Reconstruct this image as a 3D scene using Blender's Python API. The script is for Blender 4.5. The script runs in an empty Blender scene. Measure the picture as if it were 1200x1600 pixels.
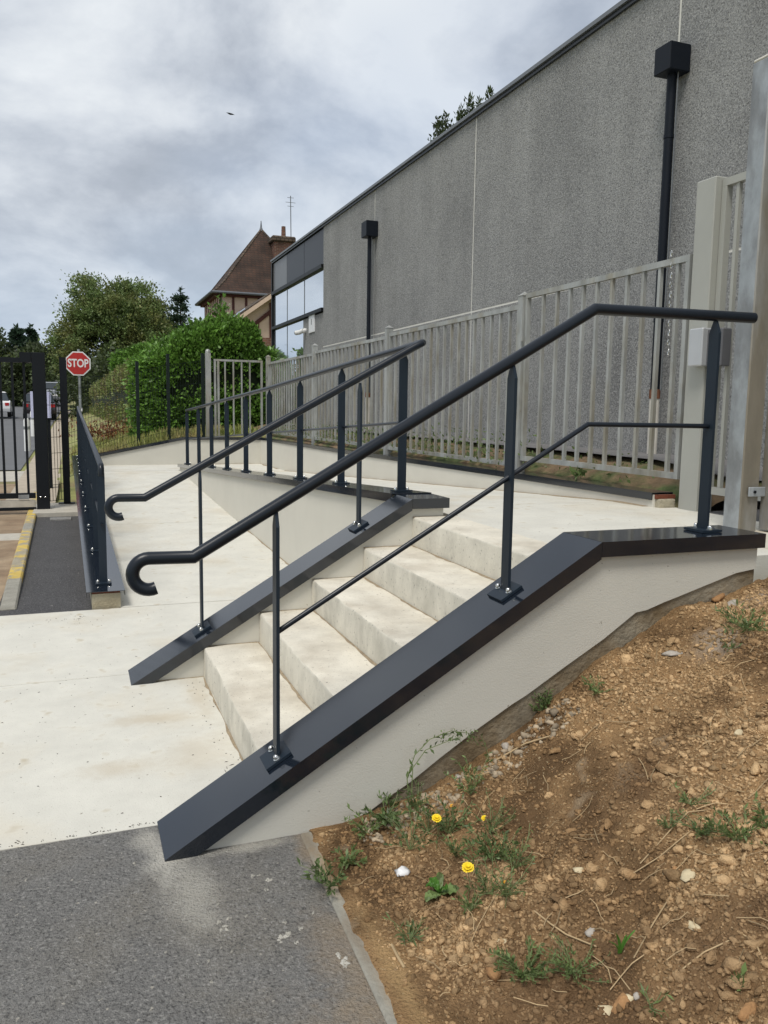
import bpy, bmesh, math, random
import numpy as np
from mathutils import Vector, Matrix, Quaternion

rng = np.random.default_rng(7)
random.seed(7)
scene = bpy.context.scene
C = scene.collection

# ------------------------------------------------------------------ camera
F_PX, YAW, PITCH, ROLL = 1275.845, -0.3605687, -0.124576, 0.01444135
CAM = np.array([-0.237141, -2.536536, 1.441655])
_cy, _sy, _cp, _sp = math.cos(YAW), math.sin(YAW), math.cos(PITCH), math.sin(PITCH)
FW = np.array([-_sy * _cp, _cy * _cp, _sp])
_R = np.array([_cy, _sy, 0.0])
_U = np.cross(_R, FW)
RT = math.cos(ROLL) * _R + math.sin(ROLL) * _U
UP = -math.sin(ROLL) * _R + math.cos(ROLL) * _U
cam_data = bpy.data.cameras.new("camera")
cam = bpy.data.objects.new("camera", cam_data)
C.objects.link(cam)
cam_data.sensor_fit = 'VERTICAL'
cam_data.sensor_height = 24.0
cam_data.sensor_width = 18.0
cam_data.lens = F_PX / 1600.0 * 24.0
cam_data.clip_start = 0.05
cam_data.clip_end = 3000.0
cam.matrix_world = Matrix(((RT[0], UP[0], -FW[0], CAM[0]), (RT[1], UP[1], -FW[1], CAM[1]),
                           (RT[2], UP[2], -FW[2], CAM[2]), (0, 0, 0, 1)))
scene.camera = cam

# ------------------------------------------------------------------ light
SUN_EL, SUN_AZ = math.radians(60), math.radians(-140)      # azimuth from +Y towards +X
SUN_DIR = Vector((math.sin(SUN_AZ) * math.cos(SUN_EL), math.cos(SUN_AZ) * math.cos(SUN_EL), math.sin(SUN_EL)))
sun_data = bpy.data.lights.new("sun", 'SUN')
sun_data.energy = 1.5
sun_data.angle = math.radians(18)
sun_data.color = (1.0, 0.955, 0.88)
sun = bpy.data.objects.new("sun", sun_data)
C.objects.link(sun)
sun.rotation_euler = SUN_DIR.to_track_quat('Z', 'Y').to_euler()

world = bpy.data.worlds.new("World")
scene.world = world
world.use_nodes = True
wn = world.node_tree.nodes
wl = world.node_tree.links
wn.clear()


def N(nodes, typ, **kw):
    n = nodes.new(typ)
    for k, v in kw.items():
        setattr(n, k, v)
    return n


def build_world():
    out = N(wn, 'ShaderNodeOutputWorld')
    tc = N(wn, 'ShaderNodeTexCoord')
    sky = N(wn, 'ShaderNodeTexSky', sky_type='NISHITA', sun_disc=False)
    sky.sun_elevation = SUN_EL
    sky.sun_rotation = SUN_AZ
    sky.air_density = 1.0
    sky.dust_density = 1.6
    bg1 = N(wn, 'ShaderNodeBackground')
    bg1.inputs['Strength'].default_value = 0.10
    wl.new(sky.outputs[0], bg1.inputs['Color'])
    # cloud layer: direction projected on a flat cloud deck
    sep = N(wn, 'ShaderNodeSeparateXYZ')
    wl.new(tc.outputs['Generated'], sep.inputs[0])
    zc = N(wn, 'ShaderNodeMath', operation='MAXIMUM')
    wl.new(sep.outputs['Z'], zc.inputs[0])
    zc.inputs[1].default_value = 0.0
    za = N(wn, 'ShaderNodeMath', operation='ADD')
    wl.new(zc.outputs[0], za.inputs[0])
    za.inputs[1].default_value = 0.42
    dx = N(wn, 'ShaderNodeMath', operation='DIVIDE')
    dy = N(wn, 'ShaderNodeMath', operation='DIVIDE')
    wl.new(sep.outputs['X'], dx.inputs[0]); wl.new(za.outputs[0], dx.inputs[1])
    wl.new(sep.outputs['Y'], dy.inputs[0]); wl.new(za.outputs[0], dy.inputs[1])
    comb = N(wn, 'ShaderNodeCombineXYZ')
    wl.new(dx.outputs[0], comb.inputs[0]); wl.new(dy.outputs[0], comb.inputs[1])
    comb.inputs[2].default_value = 3.7

    def noise(scale, detail, rough, dist, off):
        mp = N(wn, 'ShaderNodeMapping')
        mp.inputs['Location'].default_value = off
        wl.new(comb.outputs[0], mp.inputs[0])
        n = N(wn, 'ShaderNodeTexNoise')
        n.inputs['Scale'].default_value = scale
        n.inputs['Detail'].default_value = detail
        n.inputs['Roughness'].default_value = rough
        n.inputs['Distortion'].default_value = dist
        wl.new(mp.outputs[0], n.inputs['Vector'])
        return n
    n1 = noise(2.9, 11, 0.57, 0.15, (3.4, 1.15, 0))
    n2 = noise(0.8, 4, 0.5, 0.1, (4.1, 2.2, 1.0))
    r1 = N(wn, 'ShaderNodeValToRGB')
    e = r1.color_ramp.elements
    e[0].position = 0.34; e[0].color = (0.68, 0.71, 0.735, 1)
    e[1].position = 0.72; e[1].color = (0.30, 0.335, 0.385, 1)
    m = e.new(0.46); m.color = (0.55, 0.585, 0.63, 1)
    m = e.new(0.53); m.color = (0.455, 0.492, 0.545, 1)
    m = e.new(0.60); m.color = (0.37, 0.405, 0.46, 1)
    wl.new(n1.outputs[0], r1.inputs[0])
    # thinner places where bluish sky comes through
    cov = N(wn, 'ShaderNodeMapRange')
    cov.inputs['From Min'].default_value = 0.30
    cov.inputs['From Max'].default_value = 0.50
    cov.inputs['To Min'].default_value = 0.55
    cov.inputs['To Max'].default_value = 0.97
    wl.new(n2.outputs[0], cov.inputs['Value'])
    # farther cloud seen low down is bluer and flatter
    lowm = N(wn, 'ShaderNodeMapRange', interpolation_type='SMOOTHSTEP')
    lowm.inputs['From Min'].default_value = 0.24
    lowm.inputs['From Max'].default_value = 0.02
    lowm.inputs['To Min'].default_value = 0.0
    lowm.inputs['To Max'].default_value = 0.72
    wl.new(sep.outputs['Z'], lowm.inputs['Value'])
    lowc = N(wn, 'ShaderNodeMix', data_type='RGBA')
    wl.new(lowm.outputs[0], lowc.inputs[0])
    wl.new(r1.outputs[0], lowc.inputs[6])
    lowc.inputs[7].default_value = (0.37, 0.455, 0.57, 1)
    bg2 = N(wn, 'ShaderNodeBackground')
    bg2.inputs['Strength'].default_value = 0.80
    wl.new(lowc.outputs[2], bg2.inputs['Color'])
    mix = N(wn, 'ShaderNodeMixShader')
    wl.new(cov.outputs[0], mix.inputs[0])
    wl.new(bg1.outputs[0], mix.inputs[1])
    wl.new(bg2.outputs[0], mix.inputs[2])
    wl.new(mix.outputs[0], out.inputs[0])


build_world()
scene.view_settings.view_transform = 'Standard'
scene.view_settings.look = 'None'
scene.view_settings.exposure = 0.66
scene.view_settings.gamma = 1.0
scene.view_settings.use_curve_mapping = False
scene.render.resolution_x, scene.render.resolution_y = 768, 1024


# ------------------------------------------------------------------ pixel of the 1200x1600 photo -> point at a known distance
def ray(px, py):
    return FW + RT * (px - 600) / F_PX - UP * (py - 800) / F_PX


def at_y(px, py, Y):
    d = ray(px, py)
    return CAM + d * (Y - CAM[1]) / d[1]


def at_x(px, py, X):
    d = ray(px, py)
    return CAM + d * (X - CAM[0]) / d[0]


def at_z(px, py, Z):
    d = ray(px, py)
    return CAM + d * (Z - CAM[2]) / d[2]


# ------------------------------------------------------------------ materials
MATS = {}


def mat(name, c, rough=0.6, metal=0.0, var=0.12, vscale=4.0, bump=0.0, bscale=90.0, island=0.0, spec=0.5,
        c2=None, c2scale=1.5, c2lo=0.45, c2hi=0.62, stretch=(1, 1, 1), speck=None, ior=None, coat=0.0, trans=0.0, streak=None):
    m = bpy.data.materials.new(name)
    m.use_nodes = True
    nt = m.node_tree
    n, l = nt.nodes, nt.links
    b = n['Principled BSDF']
    b.inputs['Roughness'].default_value = rough
    b.inputs['Metallic'].default_value = metal
    b.inputs['Specular IOR Level'].default_value = spec
    if ior:
        b.inputs['IOR'].default_value = ior
    if coat:
        b.inputs['Coat Weight'].default_value = coat
        b.inputs['Coat Roughness'].default_value = 0.08
    geo = N(n, 'ShaderNodeNewGeometry')
    mp = N(n, 'ShaderNodeMapping')
    mp.inputs['Scale'].default_value = stretch
    l.new(geo.outputs['Position'], mp.inputs[0])

    def noise(scale, detail=5, rough_=0.6):
        t = N(n, 'ShaderNodeTexNoise')
        t.inputs['Scale'].default_value = scale
        t.inputs['Detail'].default_value = detail
        t.inputs['Roughness'].default_value = rough_
        l.new(mp.outputs[0], t.inputs['Vector'])
        return t

    def mixc(fac, a, bb, blend='MIX'):
        x = N(n, 'ShaderNodeMix', data_type='RGBA', blend_type=blend)
        if isinstance(fac, float):
            x.inputs[0].default_value = fac
        else:
            l.new(fac, x.inputs[0])
        for s, v in ((x.inputs[6], a), (x.inputs[7], bb)):
            if isinstance(v, tuple):
                s.default_value = (*v[:3], 1)
            else:
                l.new(v, s)
        return x.outputs[2]
    col = c
    if c2:
        t = noise(c2scale, 6)
        mr = N(n, 'ShaderNodeMapRange')
        mr.inputs['From Min'].default_value = c2lo
        mr.inputs['From Max'].default_value = c2hi
        l.new(t.outputs[0], mr.inputs['Value'])
        col = mixc(mr.outputs[0], c, c2)
    if var:
        t = noise(vscale, 6, 0.65)
        mr = N(n, 'ShaderNodeMapRange')
        mr.inputs['From Min'].default_value = 0.25
        mr.inputs['From Max'].default_value = 0.75
        mr.inputs['To Min'].default_value = 1 - var
        mr.inputs['To Max'].default_value = 1 + var
        l.new(t.outputs[0], mr.inputs['Value'])
        cx = N(n, 'ShaderNodeCombineXYZ')
        for i in range(3):
            l.new(mr.outputs[0], cx.inputs[i])
        col = mixc(1.0, col, cx.outputs[0], 'MULTIPLY')
    if island:
        mr = N(n, 'ShaderNodeMapRange')
        mr.inputs['To Min'].default_value = 1 - island
        mr.inputs['To Max'].default_value = 1 + island
        l.new(geo.outputs['Random Per Island'], mr.inputs['Value'])
        cx = N(n, 'ShaderNodeCombineXYZ')
        for i in range(3):
            l.new(mr.outputs[0], cx.inputs[i])
        col = mixc(1.0, col, cx.outputs[0], 'MULTIPLY')
    if speck:
        for (sc, lo, hi, cc) in speck:
            t = noise(sc, 2, 0.5)
            mr = N(n, 'ShaderNodeMapRange')
            mr.inputs['From Min'].default_value = lo
            mr.inputs['From Max'].default_value = hi
            l.new(t.outputs[0], mr.inputs['Value'])
            col = mixc(mr.outputs[0], col, cc)
    if streak:                       # rain streaks: noise drawn out along Z
        mp2 = N(n, 'ShaderNodeMapping')
        mp2.inputs['Scale'].default_value = (streak[1], streak[1], streak[1] * 0.10)
        l.new(geo.outputs['Position'], mp2.inputs[0])
        t = N(n, 'ShaderNodeTexNoise')
        t.inputs['Scale'].default_value = 1.0
        t.inputs['Detail'].default_value = 6
        l.new(mp2.outputs[0], t.inputs['Vector'])
        mr = N(n, 'ShaderNodeMapRange')
        mr.inputs['From Min'].default_value = 0.3
        mr.inputs['From Max'].default_value = 0.7
        mr.inputs['To Min'].default_value = 1 - streak[0]
        mr.inputs['To Max'].default_value = 1 + streak[0]
        l.new(t.outputs[0], mr.inputs['Value'])
        cx = N(n, 'ShaderNodeCombineXYZ')
        for i in range(3):
            l.new(mr.outputs[0], cx.inputs[i])
        col = mixc(1.0, col, cx.outputs[0], 'MULTIPLY')
    if isinstance(col, tuple):
        b.inputs['Base Color'].default_value = (*col[:3], 1)
    else:
        l.new(col, b.inputs['Base Color'])
    if bump:
        t = noise(bscale, 4, 0.6)
        bp = N(n, 'ShaderNodeBump')
        bp.inputs['Strength'].default_value = bump
        bp.inputs['Distance'].default_value = 0.02
        l.new(t.outputs[0], bp.inputs['Height'])
        l.new(bp.outputs[0], b.inputs['Normal'])
    if trans:
        b.inputs['Transmission Weight'].default_value = trans
    MATS[name] = m
    return m


def leafmat(name, c, var=0.45, rough=0.45, c2=None):
    m = mat(name, c, rough=rough, var=0.25, vscale=1.2, island=var, spec=0.4, c2=c2, c2scale=0.8)
    nt = m.node_tree
    n, l = nt.nodes, nt.links
    b = n['Principled BSDF']
    tr = N(n, 'ShaderNodeBsdfTranslucent')
    src = b.inputs['Base Color'].links[0].from_socket
    l.new(src, tr.inputs['Color'])
    mx = N(n, 'ShaderNodeMixShader')
    mx.inputs[0].default_value = 0.3
    l.new(b.outputs[0], mx.inputs[1])
    l.new(tr.outputs[0], mx.inputs[2])
    l.new(mx.outputs[0], n['Material Output'].inputs[0])
    return m


ANT = (0.020, 0.026, 0.034)
mat('coping_paint', (0.007, 0.011, 0.018), rough=0.10, var=0.10, vscale=3, spec=0.5, ior=1.68, bump=0.01, bscale=3)
mat('rail_paint', (0.007, 0.011, 0.018), rough=0.34, var=0.08, vscale=8, spec=0.4, ior=1.5)
mat('post_paint', (0.013, 0.022, 0.034), rough=0.45, var=0.08, vscale=8, spec=0.3)
mat('chrome', (0.72, 0.72, 0.70), rough=0.18, metal=1.0, var=0)
mat('concrete_floor', (0.645, 0.628, 0.560), rough=0.85, var=0.10, vscale=4.5, bump=0.10, bscale=120, spec=0.25,
    c2=(0.56, 0.505, 0.40), c2scale=1.15, c2lo=0.50, c2hi=0.74,
    speck=[(190, 0.66, 0.74, (0.30, 0.27, 0.21)), (48, 0.71, 0.76, (0.24, 0.21, 0.16)), (9, 0.64, 0.76, (0.52, 0.47, 0.37))])
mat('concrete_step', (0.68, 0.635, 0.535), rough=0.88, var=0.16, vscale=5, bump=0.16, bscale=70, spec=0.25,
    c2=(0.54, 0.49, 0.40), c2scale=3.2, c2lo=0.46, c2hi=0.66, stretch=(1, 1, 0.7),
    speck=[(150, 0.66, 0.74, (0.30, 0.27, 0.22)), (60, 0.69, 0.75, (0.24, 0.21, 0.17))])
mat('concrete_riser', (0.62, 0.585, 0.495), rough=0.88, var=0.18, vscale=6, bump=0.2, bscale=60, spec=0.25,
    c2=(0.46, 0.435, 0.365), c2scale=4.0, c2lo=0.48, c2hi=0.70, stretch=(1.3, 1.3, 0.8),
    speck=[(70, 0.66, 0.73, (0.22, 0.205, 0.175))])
mat('corner_dirt', (0.36, 0.29, 0.20), rough=0.98, var=0.35, vscale=40, bump=0.6, bscale=120, spec=0.1)
mat('joint_dark', (0.10, 0.09, 0.075), rough=0.95, var=0.3, vscale=30)
mat('render', (0.595, 0.578, 0.515), rough=0.9, var=0.06, vscale=2, bump=0.16, bscale=170, spec=0.2,
    speck=[(60, 0.735, 0.77, (0.33, 0.31, 0.26))])
mat('render_light', (0.64, 0.615, 0.54), rough=0.9, var=0.05, vscale=1.5, bump=0.08, bscale=150, spec=0.2)
mat('rough_mortar', (0.27, 0.235, 0.175), rough=0.95, var=0.3, vscale=9, bump=0.5, bscale=45, spec=0.15,
    c2=(0.20, 0.15, 0.09), c2scale=3)
mat('raw_block', (0.42, 0.38, 0.28), rough=0.95, var=0.3, vscale=18, bump=0.5, bscale=60, c2=(0.30, 0.26, 0.18), c2scale=9)
mat('rust', (0.16, 0.045, 0.022), rough=0.85, var=0.35, vscale=30)
mat('asphalt', (0.215, 0.209, 0.198), rough=0.85, var=0.16, vscale=1.6, bump=1.0, bscale=105, spec=0.35,
    c2=(0.225, 0.205, 0.170), c2scale=1.3, c2lo=0.5, c2hi=0.7,
    speck=[(130, 0.57, 0.69, (0.33, 0.32, 0.30)), (130, 0.44, 0.32, (0.105, 0.102, 0.097)), (60, 0.70, 0.75, (0.45, 0.42, 0.36))])
mat('asphalt_new', (0.082, 0.080, 0.082), rough=0.8, var=0.16, vscale=2.5, bump=0.8, bscale=100, spec=0.35,
    speck=[(95, 0.58, 0.70, (0.17, 0.165, 0.16)), (95, 0.42, 0.32, (0.04, 0.04, 0.04)), (33, 0.735, 0.77, (0.42, 0.40, 0.37))])
mat('asphalt_dust', (0.43, 0.41, 0.36), rough=0.95, var=0.1)
mat('road_asphalt', (0.13, 0.132, 0.138), rough=0.85, var=0.12, vscale=0.8)
mat('kerb_stone', (0.30, 0.285, 0.24), rough=0.9, var=0.25, vscale=12, bump=0.4, bscale=60)
mat('kerb_yellow', (0.34, 0.30, 0.22), rough=0.85, var=0.2, vscale=10, c2=(0.58, 0.42, 0.10), c2scale=7.5, c2lo=0.45, c2hi=0.54, bump=0.3, bscale=60)
mat('pad_concrete', (0.46, 0.43, 0.37), rough=0.9, var=0.2, vscale=9, bump=0.2, bscale=70)
mat('iron', (0.24, 0.235, 0.225), rough=0.6, var=0.4, vscale=60, bump=0.8, bscale=70)
mat('soil', (0.38, 0.235, 0.115), rough=0.97, var=0.30, vscale=14, bump=1.0, bscale=110, spec=0.1,  # darker than the clods: shade in the gaps between them is in the colour
    c2=(0.16, 0.098, 0.050), c2scale=2.4, c2lo=0.46, c2hi=0.62,
    speck=[(120, 0.64, 0.72, (0.52, 0.40, 0.24)), (120, 0.38, 0.30, (0.12, 0.07, 0.035)), (5, 0.66, 0.76, (0.42, 0.32, 0.21))])
mat('clod', (0.53, 0.36, 0.195), rough=0.97, var=0.25, vscale=30, island=0.38, bump=0.7, bscale=120, spec=0.1,
    c2=(0.29, 0.18, 0.09), c2scale=2.4, c2lo=0.48, c2hi=0.60)
mat('grit', (0.33, 0.265, 0.185), rough=0.95, var=0.3, vscale=30, island=0.45)
mat('stone_pale', (0.60, 0.50, 0.32), rough=0.8, var=0.2, vscale=40, bump=0.3, bscale=90)
mat('stone_grey', (0.40, 0.36, 0.31), rough=0.8, var=0.3, vscale=40, bump=0.3, bscale=90)
mat('stone_rust', (0.37, 0.20, 0.085), rough=0.9, var=0.3, vscale=40, bump=0.5, bscale=90)
mat('straw', (0.40, 0.29, 0.16), rough=0.8, var=0.3, vscale=20, island=0.35)
mat('paper', (0.80, 0.80, 0.80), rough=0.7, var=0.05)


def stain(mname, blobs, colour):
    """dry dirt lying on a surface: soft irregular patches round world points"""
    m = MATS[mname]
    n, l = m.node_tree.nodes, m.node_tree.links
    b = n['Principled BSDF']
    geo = N(n, 'ShaderNodeNewGeometry')
    nz = N(n, 'ShaderNodeTexNoise')
    nz.inputs['Scale'].default_value = 9.0
    nz.inputs['Detail'].default_value = 7
    nz.inputs['Roughness'].default_value = 0.7
    l.new(geo.outputs['Position'], nz.inputs['Vector'])
    for (x, y, rx_, ry_, amt) in blobs:
        mp = N(n, 'ShaderNodeMapping', vector_type='TEXTURE')
        mp.inputs['Location'].default_value = (x, y, 0)
        mp.inputs['Scale'].default_value = (rx_, ry_, 1000)
        l.new(geo.outputs['Position'], mp.inputs[0])
        ln = N(n, 'ShaderNodeVectorMath', operation='LENGTH')
        l.new(mp.outputs[0], ln.inputs[0])
        ad = N(n, 'ShaderNodeMath', operation='MULTIPLY_ADD')
        l.new(nz.outputs[0], ad.inputs[0]); ad.inputs[1].default_value = 1.5
        l.new(ln.outputs['Value'], ad.inputs[2])
        mr = N(n, 'ShaderNodeMapRange', interpolation_type='SMOOTHSTEP')
        mr.inputs['From Min'].default_value = 1.75; mr.inputs['From Max'].default_value = 0.75
        mr.inputs['To Min'].default_value = 0.0; mr.inputs['To Max'].default_value = amt
        l.new(ad.outputs[0], mr.inputs['Value'])
        mx = N(n, 'ShaderNodeMix', data_type='RGBA')
        l.new(mr.outputs[0], mx.inputs[0])
        l.new(b.inputs['Base Color'].links[0].from_socket, mx.inputs[6])
        mx.inputs[7].default_value = (*colour, 1)
        l.new(mx.outputs[2], b.inputs['Base Color'])


stain('asphalt', [(-0.01, 0.0, 0.10, 0.16, 0.9), (0.05, -0.2, 0.12, 0.35, 0.5), (-0.05, 0.15, 0.08, 0.12, 0.7), (0.25, 0.0, 0.25, 0.05, 0.6)], (0.60, 0.57, 0.50))
stain('asphalt', [(0.40, -0.7, 0.14, 0.5, 0.55), (0.3, -1.1, 0.3, 0.5, 0.4), (0.44, -0.1, 0.06, 0.25, 0.6)], (0.36, 0.27, 0.17))
for mm in ('soil', 'clod'):        # darker brown earth low on the bank
    stain(mm, [(0.80, -0.95, 0.34, 0.34, 0.75), (1.15, -1.15, 0.35, 0.22, 0.6), (1.35, -0.55, 0.22, 0.16, 0.5), (0.75, -0.45, 0.22, 0.25, 0.55)], (0.19, 0.115, 0.062))
stain('kerb_stone', [(0.45, -0.05, 0.05, 0.2, 0.9), (0.44, -0.6, 0.035, 0.25, 0.8), (0.44, -1.1, 0.05, 0.3, 0.7)], (0.22, 0.18, 0.13))
stain('kerb_stone', [(0.46, -0.25, 0.06, 0.22, 0.9), (0.47, -0.8, 0.05, 0.2, 0.6)], (0.32, 0.22, 0.12))
stain('soil', [(0.49, -0.75, 0.05, 0.45, 0.7)], (0.50, 0.33, 0.16))
stain('soil', [(1.95, -0.25, 0.16, 0.12, 0.7), (2.25, -0.1, 0.2, 0.1, 0.6)], (0.50, 0.43, 0.35))
stain('concrete_floor', [(0.05, 1.25, 0.30, 0.10, 0.55), (0.3, 1.5, 0.10, 0.5, 0.5), (-0.12, 0.75, 0.25, 0.12, 0.45), (0.2, 0.8, 0.2, 0.3, 0.4)], (0.52, 0.44, 0.32))
leafmat('weed_leaf', (0.155, 0.22, 0.075), var=0.4)
leafmat('weed_dark', (0.115, 0.17, 0.06), var=0.4)
leafmat('blade_leaf', (0.09, 0.22, 0.035), var=0.25)
mat('weed_stem', (0.16, 0.20, 0.08), rough=0.7, var=0.2)
mat('petal', (0.90, 0.66, 0.02), rough=0.55, var=0.06)
mat('petal_orange', (0.75, 0.36, 0.02), rough=0.55, var=0.06)
# building
mat('roughcast', (0.300, 0.300, 0.294), rough=0.95, var=0.12, vscale=1.6, bump=0.5, bscale=70, spec=0.15, streak=(0.08, 3.2),
    c2=(0.245, 0.246, 0.244), c2scale=0.9, c2lo=0.38, c2hi=0.66,
    speck=[(80, 0.53, 0.69, (0.40, 0.40, 0.385)), (80, 0.47, 0.31, (0.148, 0.149, 0.147))])
mat('joint_white', (0.72, 0.70, 0.64), rough=0.7, var=0.1)
mat('trim_dark', (0.022, 0.026, 0.032), rough=0.35, var=0.1)
mat('trim_grey', (0.16, 0.17, 0.18), rough=0.4, metal=0.3, var=0.1)
mat('pipe', (0.006, 0.009, 0.015), rough=0.5, var=0.1, spec=0.22)
mat('panel_dark', (0.009, 0.010, 0.013), rough=0.4, var=0.1)
mat('panel_mid', (0.14, 0.142, 0.145), rough=0.35, var=0.1)
mat('glass', (0.80, 0.83, 0.86), rough=0.03, metal=0.92, var=0.03, vscale=1)
mat('frame_black', (0.006, 0.007, 0.008), rough=0.45, var=0.05, spec=0.25)
mat('white_paint', (0.72, 0.72, 0.70), rough=0.5, var=0.06)
# fences
mat('galvanised', (0.375, 0.385, 0.37), rough=0.55, metal=0.3, var=0.28, vscale=9, c2=(0.29, 0.27, 0.215), c2scale=3.4,
    c2lo=0.46, c2hi=0.64, stretch=(1, 1, 0.35), speck=[(34, 0.74, 0.80, (0.22, 0.15, 0.09))])
mat('galvanised_light', (0.36, 0.385, 0.40), rough=0.5, metal=0.35, var=0.28, vscale=9, c2=(0.25, 0.26, 0.265), c2scale=5, c2lo=0.44, c2hi=0.58, stretch=(1, 1, 0.5))
mat('galvanised_brown', (0.40, 0.42, 0.43), rough=0.6, metal=0.3, var=0.25, vscale=8, c2=(0.235, 0.21, 0.165), c2scale=2.1,
    c2lo=0.36, c2hi=0.56, stretch=(1, 1, 0.3))
mat('beige_paint', (0.385, 0.387, 0.350), rough=0.45, var=0.06, vscale=3)
mat('gate_black', (0.006, 0.008, 0.011), rough=0.45, var=0.1, spec=0.25)
mat('fence_green', (0.006, 0.013, 0.011), rough=0.5, var=0.1, spec=0.25)
mat('zinc_box', (0.52, 0.53, 0.54), rough=0.35, metal=0.3, var=0.06)
mat('box_grey', (0.13, 0.13, 0.14), rough=0.4, var=0.06)
mat('white_pvc', (0.66, 0.63, 0.56), rough=0.6, var=0.15, vscale=12)
mat('rust_orange', (0.16, 0.065, 0.032), rough=0.85, var=0.4, vscale=30)
# far
mat('sign_red', (0.45, 0.022, 0.018), rough=0.4, var=0.08)
mat('sign_white', (0.78, 0.78, 0.78), rough=0.4, var=0.03)
mat('sign_blue', (0.55, 0.57, 0.78), rough=0.5, var=0.05)
mat('timber', (0.085, 0.022, 0.016), rough=0.7, var=0.25, vscale=3)
mat('plaster', (0.62, 0.47, 0.36), rough=0.9, var=0.08)
mat('gutter', (0.12, 0.13, 0.145), rough=0.5, var=0.1)
mat('grass_ground', (0.26, 0.27, 0.095), rough=0.95, var=0.3, vscale=2.2, c2=(0.20, 0.16, 0.085), c2scale=0.7, bump=0.6, bscale=30)
mat('dirt', (0.33, 0.245, 0.16), rough=0.97, var=0.25, vscale=5, c2=(0.25, 0.175, 0.11), c2scale=1.6, bump=0.6, bscale=50)
mat('gravel_path', (0.42, 0.36, 0.28), rough=0.95, var=0.2, vscale=5)
mat('strip_ground', (0.17, 0.165, 0.165), rough=0.9, var=0.25, vscale=4, bump=0.5, bscale=90)
mat('weedy_soil', (0.22, 0.15, 0.085), rough=0.95, var=0.35, vscale=9, c2=(0.09, 0.12, 0.04), c2scale=3, bump=0.8, bscale=50)
leafmat('hedge_leaf', (0.145, 0.275, 0.05), var=0.55, rough=0.33)
leafmat('hedge_leaf_dry', (0.20, 0.25, 0.075), var=0.45, c2=(0.19, 0.15, 0.07))
leafmat('tree_leaf', (0.150, 0.215, 0.070), var=0.45, rough=0.5, c2=(0.20, 0.21, 0.07))
leafmat('tree_leaf_dark', (0.062, 0.085, 0.032), var=0.5, rough=0.5)
leafmat('conifer_leaf', (0.035, 0.065, 0.036), var=0.45, rough=0.5)
leafmat('grass_blade', (0.30, 0.34, 0.10), var=0.45, c2=(0.42, 0.35, 0.16))
leafmat('dry_shrub', (0.22, 0.085, 0.035), var=0.4)
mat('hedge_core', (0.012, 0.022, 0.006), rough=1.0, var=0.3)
mat('bark', (0.05, 0.04, 0.03), rough=0.95, var=0.3, vscale=6)
mat('car_white', (0.74, 0.74, 0.74), rough=0.25, var=0.02, coat=0.6)
mat('car_dark', (0.018, 0.012, 0.016), rough=0.25, var=0.02, coat=0.6)
mat('car_grey', (0.28, 0.30, 0.33), rough=0.25, var=0.02, coat=0.6)
mat('car_glass', (0.04, 0.05, 0.06), rough=0.08, var=0)
mat('tyre', (0.015, 0.015, 0.015), rough=0.8, var=0.05)
mat('tail_lamp', (0.42, 0.012, 0.015), rough=0.3, var=0)


def brickmat(name, c1, c2, mort, sx, sy, rough=0.9, axis='XZ'):
    m = bpy.data.materials.new(name)
    m.use_nodes = True
    n, l = m.node_tree.nodes, m.node_tree.links
    b = n['Principled BSDF']
    b.inputs['Roughness'].default_value = rough
    geo = N(n, 'ShaderNodeNewGeometry')
    sep = N(n, 'ShaderNodeSeparateXYZ')
    l.new(geo.outputs['Position'], sep.inputs[0])
    ad = N(n, 'ShaderNodeMath', operation='ADD')
    l.new(sep.outputs['X'], ad.inputs[0]); l.new(sep.outputs['Y'], ad.inputs[1])
    cb = N(n, 'ShaderNodeCombineXYZ')
    l.new(ad.outputs[0], cb.inputs[0]); l.new(sep.outputs['Z'], cb.inputs[1])
    br = N(n, 'ShaderNodeTexBrick')
    br.inputs['Scale'].default_value = 1.0
    br.inputs['Brick Width'].default_value = sx
    br.inputs['Row Height'].default_value = sy
    br.inputs['Mortar Size'].default_value = sy * 0.13
    br.inputs['Color1'].default_value = (*c1, 1)
    br.inputs['Color2'].default_value = (*c2, 1)
    br.inputs['Mortar'].default_value = (*mort, 1)
    l.new(cb.outputs[0], br.inputs['Vector'])
    nz = N(n, 'ShaderNodeTexNoise')
    nz.inputs['Scale'].default_value = 1.4
    nz.inputs['Detail'].default_value = 5
    l.new(geo.outputs['Position'], nz.inputs['Vector'])
    mr = N(n, 'ShaderNodeMapRange')
    mr.inputs['From Min'].default_value = 0.3; mr.inputs['From Max'].default_value = 0.7
    mr.inputs['To Min'].default_value = 0.55; mr.inputs['To Max'].default_value = 1.45
    l.new(nz.outputs[0], mr.inputs[0])
    mx = N(n, 'ShaderNodeMix', data_type='RGBA', blend_type='MULTIPLY')
    mx.inputs[0].default_value = 1.0
    cx = N(n, 'ShaderNodeCombineXYZ')
    for i in range(3):
        l.new(mr.outputs[0], cx.inputs[i])
    l.new(br.outputs[0], mx.inputs[6]); l.new(cx.outputs[0], mx.inputs[7])
    l.new(mx.outputs[2], b.inputs['Base Color'])
    bp = N(n, 'ShaderNodeBump')
    bp.inputs['Strength'].default_value = 0.6
    bp.inputs['Distance'].default_value = 0.02
    l.new(br.outputs['Fac'], bp.inputs['Height'])
    bp.invert = True
    l.new(bp.outputs[0], b.inputs['Normal'])
    MATS[name] = m


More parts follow.
